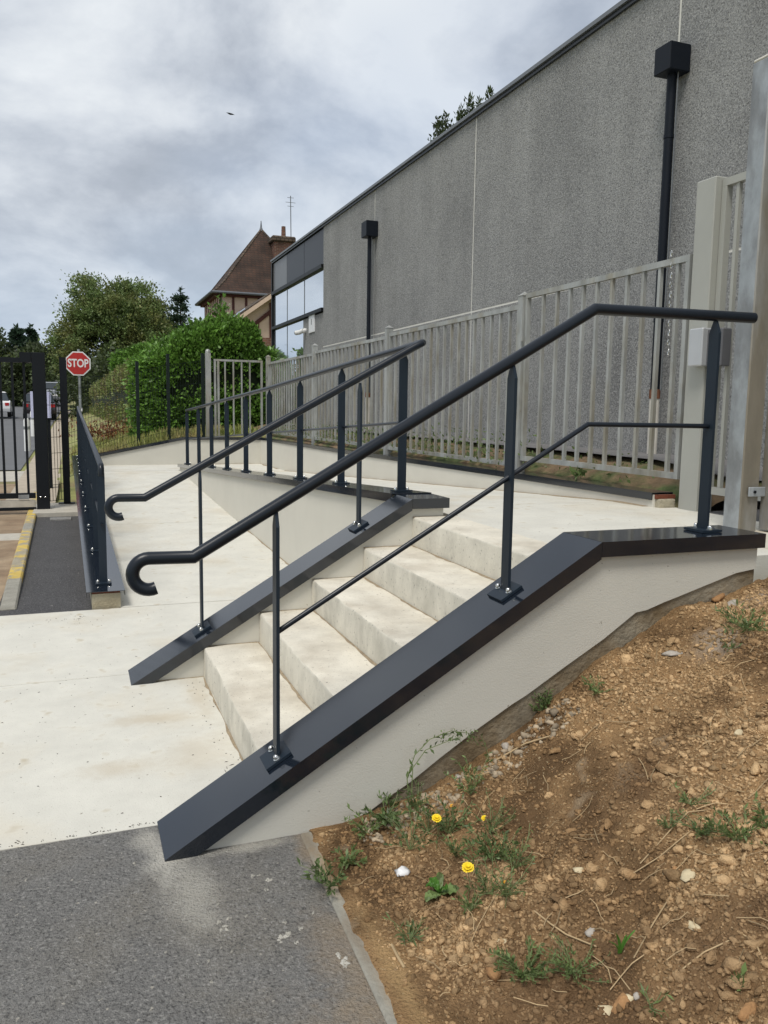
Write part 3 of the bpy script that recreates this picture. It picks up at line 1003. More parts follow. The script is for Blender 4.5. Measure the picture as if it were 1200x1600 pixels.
def post(parent, x, y, zb, zt, along, slope=0.0, wide=0.055, thick=0.012, name='post'):
    """flat bar with pointed head on a bolted base plate. along='X': rail runs along X (broad face across it)"""
    if along == 'X':
        fn = lambda u, v, t: (x + t, y + u, v)
        dv = Vector((1, 0, slope)).normalized(); sd = Vector((0, 1, 0))
    else:
        fn = lambda u, v, t: (x + u, y + t, v)
        dv = Vector((0, 1, slope)).normalized(); sd = Vector((1, 0, 0))
    w = wide / 2
    poly = [(-w, zb + 0.008), (w, zb + 0.008), (w, zt - 0.05), (0.006, zt), (-0.006, zt), (-w, zt - 0.05)]
    p = MB().prism(poly, fn, -thick / 2, thick / 2).build(name, 'post_paint', parent)
    up = dv.cross(sd)
    if up.z < 0: up = -up
    c = Vector((x, y, zb))
    a, b = 0.05, 0.055
    pl = MB().hexa([c + dv * s + sd * r + up * h for h in (0.0015, 0.0115) for s, r in ((-a, -b), (a, -b), (a, b), (-a, b))])
    pl.build('base_plate', 'post_paint', p)
    for s in (-1, 1):
        q = c + sd * (s * 0.040) + up * 0.0115
        MB().dome(q, 0.0105, up).dome(q, 0.015, up, 10).build('bolt', 'chrome', p) if False else None
        mbb = MB()
        mbb.tube([q, q + up * 0.004], 0.0135, 10)
        mbb.dome(q + up * 0.004, 0.0095, up)
        mbb.build('bolt', 'chrome', p, smooth=True)
    return p


def stair_rail(y, label, x1pts, hook, posts, midpath, extra=None):
    t = thing('handrail', label, 'handrail', (0.4, y, 0.2))
    path = [(px_, y, pz) for px_, pz in hook] + [(a, y if len(q) == 1 else q[1], b) for a, b, *q in x1pts] if False else None
    pts = [(a, y, b) for a, b in hook] + x1pts
    MB().tube(pts, 0.0215, 16).build('top_rail', 'rail_paint', t, smooth=True)
    for (x, zb, zt, s) in posts:
        post(t, x, y, zb, zt, 'X', s)
    if midpath:
        MB().tube(midpath, 0.0098, 10).build('middle_rail', 'rail_paint', t, smooth=True)
    return t


zn = lambda x: SL * (x - A0)
Y1 = W / 2
hook = arc(-0.032, 0.909, 0.051, 294, 90, 16) + [(0.108, 0.957)]
stair_rail(Y1, 'nearest dark grey stair handrail with down-curled hook end, beside the soil', [(1.607, Y1, 1.829), (2.375, Y1, 1.836)], hook,
           [(0.382, zn(0.382), 1.098, SL), (1.264, zn(1.264), 1.612, SL), (2.181, CZ, 1.815, 0)],
           [(0.384, Y1, 0.682), (1.257, Y1, 1.197), (1.597, Y1, 1.397), (2.182, Y1, 1.394)])
Y2 = D0 + W / 2
zf = lambda x: SL * (x - B0)
hookf = arc(-0.042, 0.918, 0.050, 294, 90, 16) + [(0.089, 0.966)]
midrail = [(1.655, Y2 + 0.015, 1.829), (sk(1.66, 2.0), 2.0, 1.826)]
MR = lambda y: float(np.interp(y, [2.17, 3.39, 5.73, 8.1, 10.49, 12.0], [1.805, 1.748, 1.630, 1.532, 1.425, 1.365]))
t = stair_rail(Y2, 'farther stair handrail with hooked lower end that turns on along the ramp', [(1.60, Y2, 1.800), (1.645, Y2, 1.824), (1.662, Y2 + 0.02, 1.830), (1.662, Y2 + 0.06, 1.829)] +
               [(sk(1.66, yy), yy, MR(yy) + 0.012) for yy in (2.17, 3.39, 4.56, 5.73, 6.9, 8.1, 9.29, 10.49, 11.85)], hookf,
               [(0.376, zf(0.376), 1.105, SL), (1.276, zf(1.276), 1.590, SL)], None)
PY = [2.185, 3.39, 4.56, 5.73, 6.905, 8.10, 9.29, 10.49, 11.80]
for yy in PY:
    post(t, sk(1.66, yy), yy, MIDZ(yy), MR(yy) - 0.008, 'Y', -0.0488)
MB().tube([(sk(1.66, yy) + 0.012, yy, MIDZ(yy) + 0.43) for yy in (1.93, 3, 5, 7, 9, 11.78)], 0.0095, 8).build('middle_rail', 'rail_paint', t, smooth=True)

t = thing('handrail', 'dark railing of close posts along the left kerb of the ramp', 'handrail', (-0.06, 8, 0.2))
LR = lambda y: LCZ(y) + 0.885
MB().tube([(sk(-0.06, 3.60), 3.595, LR(3.6) - 0.075), (sk(-0.06, 3.60), 3.592, LR(3.6) - 0.035), (sk(-0.06, 3.60), 3.603, LR(3.6) - 0.012), (sk(-0.06, 3.62), 3.625, LR(3.6)), (sk(-0.06, 8), 8, LR(8)), (sk(-0.06, 13.2), 13.2, LR(13.2))], 0.021, 14).build('top_rail', 'rail_paint', t, smooth=True)
for k in range(9):
    yy = 3.73 + 1.178 * k
    post(t, sk(-0.06, yy), yy, LCZ(yy), LR(yy) - 0.018, 'Y', 0.0406)
MB().tube([(sk(-0.06, yy) + 0.0, yy, LCZ(yy) + 0.44) for yy in (3.7, 8, 13.15)], 0.0095, 8).build('middle_rail', 'rail_paint', t, smooth=True)

# ------------------------------------------------------------------ soil bank
SX = [-1, 0.47, 0.55, 0.682, 0.845, 0.944, 1.063, 1.183, 1.313, 1.442, 1.59, 1.725, 1.86, 1.971, 2.203, 2.412, 3.0, 5.0]
SZ = [0.006, 0.006, 0.008, 0.012, 0.058, 0.098, 0.156, 0.214, 0.294, 0.378, 0.470, 0.526, 0.590, 0.645, 0.722, 0.765, 0.84, 0.95]


def soil_base(X, Y):
    X = np.asarray(X, float); Y = np.asarray(Y, float)
    return np.interp(X, SX, SZ) * (1 - 0.16 * np.clip(-Y / 1.4, 0, 1.4))


def soil_h(X, Y):
    X = np.asarray(X, float); Y = np.asarray(Y, float)
    z = soil_base(X, Y)
    amp = np.clip((X - 0.48) / 0.25, 0.15, 1)
    z = z + amp * (0.022 * vnoise(X * 4.5, Y * 4.5, 31) + 0.013 * vnoise(X * 12, Y * 12, 32) + 0.007 * np.abs(vnoise(X * 28, Y * 28, 33)) + 0.004 * vnoise(X * 62, Y * 62, 34))
    return z


V, Fq = grid(np.arange(0.462, 3.6, 0.0115), np.arange(-2.3, 0.0365, 0.0115), soil_h)
edge = V[:, 0] < 0.468
V[edge, 0] += 0.016 * vnoise(V[edge, 1] * 13, V[edge, 1] * 3, 41) + 0.008 * vnoise(V[edge, 1] * 40, V[edge, 1] * 5, 42)
V[edge, 2] = 0.002
m_ = V[:, 0] < 0.60
V[m_, 0] += 0.03 * V[m_, 1] * (0.60 - V[m_, 0]) / 0.12
me = npmesh('soil_bank', V, Fq, 4)
me.polygons.foreach_set('use_smooth', [True] * len(me.polygons))
tag(link('soil_bank', me, 'soil'), kind='structure')


def soil_at(px, py):
    d = ray(px, py)
    t = 0.8
    while t < 9:
        p = CAM + d * t
        if p[2] < float(soil_h(p[0], p[1])):
            return p
        t += 0.006
    return p


# loose clods: one heap that nobody could count
_ico = bmesh.new()
bmesh.ops.create_icosphere(_ico, subdivisions=1, radius=1.0)
ICO_V0 = np.array([v.co[:] for v in _ico.verts]); ICO_F0 = np.array([[v.index for v in f.verts] for f in _ico.faces])
_ico.free()
_ico = bmesh.new()
bmesh.ops.create_icosphere(_ico, subdivisions=2, radius=1.0)
ICO_V1 = np.array([v.co[:] for v in _ico.verts]); ICO_F1 = np.array([[v.index for v in f.verts] for f in _ico.faces])
_ico.free()


def clods(n, rlo, rhi, V0, F0, power=2.5, region=(0.49, 3.2, -2.0, 0.0), rough=0.5, sink=0.42):
    X = rng.uniform(region[0], region[1], n); Y = rng.uniform(region[2], region[3], n)
    dens = 0.5 + 0.5 * vnoise(X * 3.1, Y * 3.1, 51) + 0.35 * vnoise(X * 9, Y * 9, 52)
    keep = (rng.uniform(0, 1, n) < np.clip(dens + 0.15, 0.06, 1)) & (rng.uniform(0, 1, n) < np.clip((X - 0.46) / 0.16, 0.3, 1))
    X, Y = X[keep], Y[keep]
    n = len(X)
    r = rlo + (rhi - rlo) * rng.uniform(0, 1, n) ** power
    Y = np.minimum(Y, 0.022 - r)
    Z = soil_h(X, Y)
    k = len(V0)
    Vv = V0[None] * (1 + rng.normal(size=(n, k, 1)) * rough * 0.6)
    Vv = Vv * rng.uniform(0.5, 1.35, (n, 1, 3)) * r[:, None, None]
    Vv = Vv + 0.35 * Vv[:, :, [1, 2, 0]] * rng.uniform(-1, 1, (n, 1, 3))
    q = rng.normal(size=(n, 4)); q /= np.linalg.norm(q, axis=1)[:, None]
    w, x, y, z = q.T
    Rm = np.stack([np.stack([1 - 2 * (y * y + z * z), 2 * (x * y - z * w), 2 * (x * z + y * w)], -1),
                   np.stack([2 * (x * y + z * w), 1 - 2 * (x * x + z * z), 2 * (y * z - x * w)], -1),
                   np.stack([2 * (x * z - y * w), 2 * (y * z + x * w), 1 - 2 * (x * x + y * y)], -1)], 1)
    Vv = np.einsum('nij,nkj->nki', Rm, Vv)
    Vv[..., 2] *= 0.8
    Vv += np.stack([X, Y, Z + r * (1 - 2 * sink) * 0.6], -1)[:, None]
    Ff = F0[None] + (np.arange(n) * k)[:, None, None]
    return Vv.reshape(-1, 3), Ff.reshape(-1, 3)


parts_v, parts_f, off = [], [], 0
for args in ((105000, 0.0018, 0.0065, ICO_V0[:], ICO_F0, 1.6), (15000, 0.005, 0.013, ICO_V0, ICO_F0, 1.7), (420, 0.012, 0.024, ICO_V0, ICO_F0, 1.8)):
    vv, ff = clods(*args)
    parts_v.append(vv); parts_f.append(ff + off); off += len(vv)
tag(link('soil_clods', npmesh('soil_clods', np.concatenate(parts_v), np.concatenate(parts_f), 3), 'clod'),
    'loose crumbly brown soil clods covering the bank', 'soil', kind='stuff')
# pale grit along the foot of the wall
vv, ff = clods(700, 0.004, 0.015, ICO_V0, ICO_F0, 1.6, region=(0.62, 1.45, -0.14, 0.0))
tag(link('wall_grit', npmesh('wall_grit', vv, ff, 3), 'grit'), 'pale grit and rubble crumbs along the foot of the wall', 'grit', kind='stuff')


def stone(px, py, r, material, label, flat=0.6, group=None, seed=0, name='stone', elong=1.3):
    g = np.random.default_rng(seed + 100)
    p = soil_at(px, py)
    Vv = ICO_V1 * (1 + (0.20 if material == 'clod' else 0.13) * g.normal(size=(len(ICO_V1), 1)))
    for _ in range(7):                       # flat facets
        d = g.normal(size=3); d /= np.linalg.norm(d)
        s = Vv @ d
        Vv = Vv - np.outer(np.maximum(s - 0.58, 0), d)
    Vv = Vv * np.array([elong, 0.85, flat]) * r
    a = g.uniform(0, 6.28)
    c, s = math.cos(a), math.sin(a)
    Vv = Vv @ np.array([[c, s, 0], [-s, c, 0], [0, 0, 1]])
    Vv[:, 2] += 0.3 * Vv[:, 0] * 0.4
    me = npmesh(name, Vv, ICO_F1, 3)
    o = link(name, me, material, None, (p[0], p[1], p[2] + r * flat * 0.35))
    return tag(o, label, 'stone', group)


stone(1076, 1367, 0.026, 'stone_pale', 'largest pale cream flat stone on the soil at right', 0.4, None, 1, elong=1.5)
stone(1056, 1359, 0.013, 'stone_rust', 'small orange pebble touching the largest cream stone', 0.7, None, 2)
stone(921, 1458, 0.018, 'stone_grey', 'grey-white flint with a cream tip left of the bright green tuft', 0.5, None, 3, elong=1.5)
stone(1084, 1450, 0.016, 'stone_pale', 'upright cream stone chip below the largest cream stone', 0.8, None, 4)
stone(946, 1583, 0.020, 'stone_pale', 'cream stone chip near the bottom edge, below the green tuft', 0.5, None, 5)
stone(905, 1361, 0.014, 'stone_pale', 'rounded whitish pebble above the centre of the soil bank', 0.7, None, 6)
stone(783, 1474, 0.014, 'stone_pale', 'pale stone at the left end of the low green weed patch', 0.6, None, 7)
stone(985, 1561, 0.012, 'stone_pale', 'pale half of a split pebble by an orange lump, bottom of soil', 0.7, None, 8)
stone(994, 1558, 0.010, 'stone_grey', 'dark blue-grey pebble against a pale pebble, bottom of soil', 0.8, None, 9)
stone(971, 1572, 0.026, 'stone_rust', 'big orange-brown earth lump beside two pebbles at bottom', 0.7, None, 10, 'clod')
stone(1167, 1586, 0.024, 'stone_rust', 'orange earth lump in the bottom right corner', 0.7, None, 11, 'clod')
stone(772, 1528, 0.024, 'stone_rust', 'dark brown earth lump left of the low weed patch', 0.8, None, 12, 'clod')
stone(1038, 1203, 0.034, 'clod', 'largest tan earth lump in the middle of the bank', 0.5, None, 13, 'clod', 1.6)
stone(870, 1174, 0.022, 'clod', 'tan flat earth lump high on the bank left of centre', 0.5, None, 14, 'clod', 1.5)
stone(1152, 1148, 0.017, 'stone_pale', 'round tan pebble on the upper right of the soil', 0.8, None, 15)
stone(980, 1033, 0.034, 'clod', 'earth lump near the wall just under the rough mortar edge', 0.55, None, 16, 'clod')
stone(1051, 1022, 0.026, 'stone_grey', 'buff rock beside the whitish dust patch near the wall', 0.5, None, 17, elong=1.7)
stone(1122, 937, 0.036, 'stone_rust', 'reddish-brown rock high on the bank near the wall end', 0.55, None, 18, elong=1.5)
stone(1143, 945, 0.030, 'stone_grey', 'grey flat rock right of the reddish rock near the wall end', 0.5, None, 19, elong=1.5)
stone(790, 1168, 0.022, 'stone_grey', 'grey rock leaning by the tall weed at the wall foot', 0.6, None, 20)
stone(716, 1215, 0.016, 'stone_grey', 'greyish stone behind the yellow flowers near the wall', 0.6, None, 21)
stone(663, 1248, 0.017, 'stone_pale', 'pale stone at the wall foot left of the yellow flowers', 0.6, None, 22)
stone(1155, 1540, 0.030, 'clod', 'brown lump near the tiny green seedling at lower right', 0.6, None, 23, 'clod')
for k, (a, b, r) in enumerate(((845, 1130, .018), (905, 1150, .02), (960, 1180, .017), (1010, 1260, .02), (950, 1290, .02), (1000, 1300, .022), (890, 1300, .016), (1100, 1180, .015), (1180, 1205, .024),
                               (1080, 1240, .016), (860, 1245, .018), (930, 1360, .018), (1060, 1330, .016), (1140, 1350, .022), (1130, 1380, .02), (940, 1385, .024), (870, 1420, .016), (1020, 1480, .018),
                               (1110, 1500, .02), (1060, 1530, .016), (1180, 1480, .022), (880, 1560, .018), (830, 1480, .014), (700, 1420, .015), (1140, 1560, .018), (740, 1440, .014))):
    stone(a, b, r, 'clod', 'rounded brown earth lump lying loose on the bank', 0.7, 'loose earth lumps on the bank', 30 + k, 'clod')


# straw and dead stems lying on the soil (uncountable)
def straw():
    mb = MB()
    for k in range(420):
        x = 0.56 + 2.3 * random.random(); y = -1.9 + 1.86 * random.random()
        if random.random() > 0.75 - 0.25 * (y + 1.0) ** 2:
            continue
        a = random.uniform(0, 6.28); L = random.uniform(0.02, 0.11) * (1.6 if random.random() < 0.12 else 1)
        curv = random.uniform(-0.6, 0.6)
        pts = []
        for i in range(4):
            pts.append((x, y, float(soil_h(x, y)) + 0.006 + 0.010 * random.random()))
            x += L / 3 * math.cos(a); y += L / 3 * math.sin(a); a += curv * 0.5
            y = min(y, 0.02)
        mb.tube(pts, random.uniform(0.0007, 0.0016), 4, caps=False)
    o = mb.build('dead_stems', 'straw')
    tag(o, 'dry straw-coloured dead stems scattered over the soil', 'straw', kind='stuff')


straw()


# single long stems
def stem(pxs, r, label, lift=0.012, name='dead_stem', material='straw'):
    pts = []
    for k, (a, b) in enumerate(pxs):
        p = soil_at(a, b)
        pts.append((p[0], p[1], p[2] + lift * (1 if 0 < k < len(pxs) - 1 else 0.4)))
    tag(MB().tube(pts, r, 5).build(name, material), label, 'stem')


stem([(1000, 1352), (1050, 1300), (1075, 1275), (1105, 1268)], 0.0020, 'curved dry stem running up to the weeds at right')
stem([(975, 1376), (1030, 1345), (1062, 1318), (1080, 1300)], 0.0018, 'thinner dry stem just below the curved stem at right')
stem([(835, 1426), (860, 1450), (885, 1467), (932, 1482)], 0.0026, 'thick bent dry stem above the low weed patch')
stem([(1048, 1402), (1020, 1450), (990, 1500)], 0.0018, 'long straight straw right of the bright green tuft')
stem([(1060, 1522), (1100, 1495), (1140, 1472)], 0.0022, 'long dark twig across the lower right soil')
stem([(1143, 1452), (1180, 1480), (1199, 1520)], 0.0022, 'pale curved stem at the lower right edge')
stem([(775, 1190), (820, 1167), (860, 1152)], 0.0035, 'brown stick slanting out near the wall foot')
stem([(612, 1478), (622, 1500), (632, 1514)], 0.0045, 'flat grey-brown dead leaf blade by the edging', 0.008)
stem([(925, 1505), (960, 1522), (985, 1550)], 0.0016, 'thin straw below the bright green tuft')


# edging stones between asphalt and soil
edging = thing('edging_kerb', 'narrow grey concrete edging between asphalt and soil', 'edging', (0.47, -1, 0))
yy = 0.02
while yy > -2.2:
    y2 = yy - 0.98
    xa, xb = 0.484 + 0.03 * yy, 0.484 + 0.03 * y2
    MB().hexa([(xb - 0.047, y2 + 0.003, -0.1), (xb, y2 + 0.003, -0.1), (xa, yy, -0.1), (xa - 0.047, yy, -0.1),
               (xb - 0.047, y2 + 0.003, 0.004), (xb, y2 + 0.003, 0.004), (xa, yy, 0.004), (xa - 0.047, yy, 0.004)]).build('edging_stone', 'kerb_stone', edging, bevel=0.005)
    yy = y2


# dusty smear of cement on the asphalt at the toe of the coping, and mortar spots
def splats():
    mb = MB()
    spots = [(350, 1448, .013), (342, 1440, .008), (358, 1434, .007), (470, 1450, .008), (440, 1465, .016), (452, 1458, .010), (463, 1470, .008), (536, 1498, .018), (528, 1490, .010), (540, 1508, .008), (345, 1480, .004), (362, 1486, .004),
             (420, 1375, .010), (405, 1366, .006), (395, 1368, .007), (416, 1390, .007), (340, 1412, .005), (330, 1532, .005), (258, 1486, .004), (237, 1575, .006), (326, 1500, .004), (210, 1347, .006), (445, 1440, .006), (385, 1430, .005), (488, 1425, .006)]
    for k, (a, b, r) in enumerate(spots):
        for j in range(8):
            p = at_z(a + random.uniform(-1, 1) * r * 420, b + random.uniform(-1, 1) * r * 380, 0.0)
            rr = r * random.uniform(0.12, 0.40) if j else r * 0.45
            n = 9
            ph = random.uniform(0, 6)
            ring = [(p[0] + rr * (1 + 0.4 * math.sin(3 * i + ph)) * math.cos(6.283 * i / n), p[1] + rr * (1 + 0.4 * math.cos(2 * i + ph)) * math.sin(6.283 * i / n), -0.0035) for i in range(n)]
            mb.add(ring + [(p[0], p[1], 0.0005 + 0.1 * rr)], [(i, (i + 1) % n, n) for i in range(n)])
    tag(mb.build('mortar_spots', 'asphalt_dust'), 'whitish mortar spots spattered on the asphalt', 'mortar', kind='stuff')


splats()


# ------------------------------------------------------------------ weeds and flowers
def plant(name, label, cat, base, stems, leafs, leaf_size, material, group=None, height=0.08, spread=0.08, wid=0.35, stem_mat='weed_stem', up=0.3, jitter=0.8, flower=None):
    """low weed: thin stems from one root with small leaves along them"""
    t = thing(name, label, cat, tuple(base), group)
    mb = MB()
    P, D = [], []
    for k in range(stems):
        a = random.uniform(0, 6.283); s = spread * random.uniform(0.3, 1.0); h = height * random.uniform(0.4, 1.0)
        pts = []
        for i in range(5):
            f = i / 4
            x = base[0] + s * f * math.cos(a + 0.5 * f); y = min(base[1] + s * f * math.sin(a + 0.5 * f), 0.022)
            z = base[2] + h * (f ** 0.7)
            z = max(z, float(soil_h(x, y)) + 0.004)
            pts.append((x, y, z))
        mb.tube(pts, 0.0009, 4, caps=False)
        for j in range(max(1, leafs // stems)):
            f = random.uniform(0.15, 1.0) * 4
            i = min(3, int(f)); g = f - i
            q = np.array(pts[i]) * (1 - g) + np.array(pts[i + 1]) * g
            P.append(q); D.append(np.array([math.cos(a), math.sin(a), 0.4]))
    mb.build('stems', stem_mat, t)
    link('leaves', leaf_mesh('leaves', np.array(P), np.array(D), leaf_size, wid, jitter, up), material, t)
    return t


WP = [
    (640, 1325, .09, .09, 9, 60, .018, 'weed_dark', 'wispy weed between the white scrap and the wall'),
    (712, 1335, .08, .08, 9, 60, .017, 'weed_leaf', 'wispy weed directly left of the largest flower'),
    (765, 1300, .10, .10, 9, 70, .018, 'weed_dark', 'wispy weed under the small half-open flower'),
    (805, 1355, .09, .09, 9, 60, .017, 'weed_leaf', 'outermost wispy weed right of the flowers'),
    (668, 1296, .08, .08, 9, 60, .018, 'weed_dark', 'wispy weed below the flower nearest the wall'),
    (760, 1395, .08, .07, 9, 60, .017, 'weed_dark', 'wispy weed right of the broad-leaved rosette'),
    (600, 1282, .10, .09, 10, 110, .022, 'weed_dark', 'dense dark weed at the wall foot by the asphalt corner'),
    (575, 1300, .08, .06, 8, 80, .018, 'weed_leaf', 'small leafy weed just right of the asphalt corner'),
    (545, 1345, .07, .05, 8, 70, .020, 'weed_leaf', 'weed spilling over the edging below the wall'),
    (515, 1390, .11, .06, 8, 110, .019, 'weed_dark', 'trailing weed hanging over the edging onto asphalt'),
    (700, 1300, .10, .09, 12, 120, .018, 'weed_dark', 'feathery weed between the two left yellow flowers'),
    (770, 1340, .12, .10, 14, 150, .018, 'weed_dark', 'wide feathery weed right of the largest yellow flower'),
    (735, 1240, .09, .11, 9, 80, .022, 'weed_leaf', 'upright leafy weed behind the flowers near the wall'),
    (790, 1400, .11, .08, 12, 120, .017, 'weed_leaf', 'sparse weed below and right of the largest flower'),
    (815, 1520, .11, .05, 16, 330, .013, 'weed_leaf', 'left half of the low bluish-green weed mat'),
    (895, 1520, .11, .05, 16, 330, .013, 'weed_leaf', 'right half of the low bluish-green weed mat'),
    (930, 1080, .06, .05, 8, 60, .018, 'weed_leaf', 'tiny weed on the bare bank below the wall'),
    (1165, 982, .13, .06, 14, 170, .020, 'weed_leaf', 'green weed clump high on the bank at right edge'),
    (1045, 1292, .05, .04, 7, 60, .015, 'weed_dark', 'little dark weed left of the larger right-hand weeds'),
    (1095, 1300, .08, .05, 10, 110, .018, 'weed_dark', 'dark weed left of centre in the right-hand clump'),
    (1150, 1310, .10, .05, 12, 150, .020, 'weed_leaf', 'dark weed at the right end of the right-hand clump'),
    (1080, 1255, .07, .05, 7, 60, .016, 'weed_leaf', 'thin creeping weed above the right-hand clump'),
    (640, 1470, .06, .05, 9, 50, .022, 'weed_dark', 'short grassy weed near the edging at bottom'),
    (735, 1420, .05, .05, 8, 50, .018, 'weed_leaf', 'small weed under the broad-leaved rosette'),
    (1160, 1542, .03, .03, 4, 8, .026, 'weed_leaf', 'single tiny seedling at lower right'),
    (1015, 1570, .05, .03, 5, 24, .020, 'weed_leaf', 'small pale seedling near bottom right of centre'),
    (823, 1078, .05, .06, 6, 40, .022, 'weed_dark', 'small weed growing out of the wall edge'),
    (1140, 1010, .04, .03, 5, 30, .016, 'weed_dark', 'small dry weed left of the high green clump'),
    (835, 1102, .05, .04, 6, 40, .018, 'weed_dark', 'small weed at the foot of the wall edge weed'),
    (650, 1260, .07, .07, 8, 70, .020, 'weed_dark', 'dark tangled weed at the root of the tall weed'),
    (1195, 1290, .06, .05, 6, 50, .020, 'weed_leaf', 'weed cut by the right picture edge'),
]
for (a, b, sp, h, ns, nl, ls, mt, lab) in WP:
    p = soil_at(a, b + 6)
    if p[0] < 0.52:
        p = at_z(a, b, 0.006)
    plant('weed', lab, 'weed', p, int(ns * 1.7), int(nl * (2.0 if (b < 1360 and a < 830) else 1.5)), ls * random.uniform(0.75, 1.15), mt, None, h * random.uniform(1.0, 1.5), sp * random.uniform(0.95, 1.35), wid=random.uniform(0.18, 0.42))


# tall arching weed against the wall
def tall_weed():
    root = soil_at(640, 1262)
    t = thing('tall_weed', 'tall arching weed with pointed leaves leaning against the rendered wall', 'weed', tuple(root))
    mb = MB(); P = []; D = []
    for (pts_px, yb) in (([(640, 1262), (636, 1215), (648, 1180), (672, 1155), (705, 1142), (735, 1146), (748, 1165)], -0.03), ([(642, 1262), (645, 1200), (665, 1172), (700, 1158), (722, 1150)], -0.05), ([(765, 1238), (768, 1205), (760, 1170), (752, 1150)], -0.05)):
        pts = []
        for k, (a, b) in enumerate(pts_px):
            pts.append(tuple(at_y(a, b, root[1] + (yb - root[1]) * min(1, k / 2)) if k else tuple(soil_at(a, b))))
        mb.tube(pts, 0.0016, 5, radii=[0.002 * (1 - 0.6 * i / len(pts)) for i in range(len(pts))])
        for i in range(len(pts) - 1):
            for j in range(5 if i > 1 else 3):
                g = random.random()
                q = np.array(pts[i]) * (1 - g) + np.array(pts[i + 1]) * g
                P.append(q); D.append(np.array(pts[i + 1]) - np.array(pts[i]))
    D = [d / np.linalg.norm(d) for d in D]
    mb.build('stems', 'weed_stem', t)
    link('leaves', leaf_mesh('leaves', np.array(P), np.array(D), 0.024, 0.42, 0.8, 0.1), 'weed_dark', t)
    P = np.array([at_y(random.uniform(685, 745), random.uniform(1138, 1160), -0.03 - 0.02 * random.random()) for _ in range(60)])
    link('seed_heads', leaf_mesh('seed_heads', P, np.tile([1.0, 0, -0.2], (60, 1)), 0.011, 0.5, 0.9), 'weed_leaf', t)


tall_weed()


def flower(px, py, r, h, label, petal='petal', n=16, half=False):
    p = soil_at(px, py + h * 330 + 26)
    base = Vector(p)
    top = Vector(at_y(px, py, p[1]))
    t = thing('yellow_flower', label, 'flower', tuple(base))
    mid_ = (base + top) / 2 + Vector((0.006, 0, 0))
    MB().tube([base, mid_, top], 0.0011, 5).build('stem', 'weed_stem', t)
    to = (Vector(CAM) - top).normalized()
    ax = (to * 0.6 + Vector((0, 0, 0.8))).normalized()
    u = ax.orthogonal().normalized(); w = ax.cross(u)
    mb = MB()
    for ring, (rr, lift, cnt) in enumerate(((1.0, 0.0, n), (0.72, 0.2, n - 3), (0.42, 0.34, n - 6))):
        for i in range(cnt):
            if half and i > cnt * 0.55: continue
            a = 6.283 * (i + 0.37 * ring) / cnt
            d = u * math.cos(a) + w * math.sin(a); s = ax.cross(d)
            L = r * rr * random.uniform(0.88, 1.05); ww = r * 0.20
            b0 = top + ax * (r * 0.12 * ring)
            mb.add([b0 + d * (0.1 * L), b0 + d * (0.6 * L) + s * ww + ax * (lift * r * .5), b0 + d * L + ax * (lift * r) + s * ww * .6, b0 + d * (L * 0.97) + ax * (lift * r) - s * ww * .6, b0 + d * (0.6 * L) - s * ww + ax * (lift * r * .5)], [(0, 1, 2, 3, 4)])
    mb.build('petals', petal, t)
    MB().dome(top - ax * (r * 0.35), r * 0.28, ax).build('calyx', 'weed_stem', t)


flower(731, 1355, 0.0185, 0.09, 'largest open yellow flower above the broad-leaved rosette')
flower(682, 1278, 0.0165, 0.07, 'yellow flower nearest the wall, left of the others')
flower(757, 1278, 0.011, 0.07, 'small half-open yellow flower right of the one by the wall', half=True)
flower(706, 1259, 0.008, 0.05, 'tiny orange withered flower behind the yellow ones', 'petal_orange', 9, True)
flower(789, 1378, 0.0055, 0.05, 'tiny orange bud right of the largest yellow flower', 'petal_orange', 8, True)


def rosette():
    p = soil_at(686, 1400)
    t = thing('rosette_weed', 'broad-leaved green rosette in front of the white scrap', 'weed', tuple(p))
    for (dx, dy, L, wd, lift) in ((0.9, -0.45, 0.065, 0.050, 0.25), (-0.85, -0.5, 0.068, 0.040, 0.2), (-0.2, 0.6, 0.045, 0.028, 0.8), (0.35, 0.7, 0.070, 0.024, 0.5), (-0.6, 0.2, 0.04, 0.026, 0.9), (0.1, -0.2, 0.03, 0.03, 1.2)):
        d = Vector((dx, dy, 0)).normalized(); s = Vector((-d.y, d.x, 0))
        vs, fs = [], []
        n, mm = 8, 4
        for i in range(n + 1):
            f = i / n
            ww = wd / 2 * math.sin(math.pi * min(1, f * 0.92 + 0.06)) ** 0.8
            for j in range(-mm, mm + 1):
                g = j / mm
                z = lift * L * math.sin(f * 2.2) * 0.8 + 0.004 * math.sin(f * 19 + g * 5) + 0.28 * ww * abs(g)
                q = Vector(p) + d * (L * f) + s * (ww * g * (1 + 0.06 * math.sin(f * 30))) + Vector((0, 0, z + 0.008))
                vs.append(q)
        k = 2 * mm + 1
        for i in range(n):
            for j in range(k - 1):
                fs.append((i * k + j, i * k + j + 1, (i + 1) * k + j + 1, (i + 1) * k + j))
        MB().add(vs, fs).build('leaf', 'blade_leaf' if L < 0.06 else 'weed_leaf', t, smooth=True)


rosette()


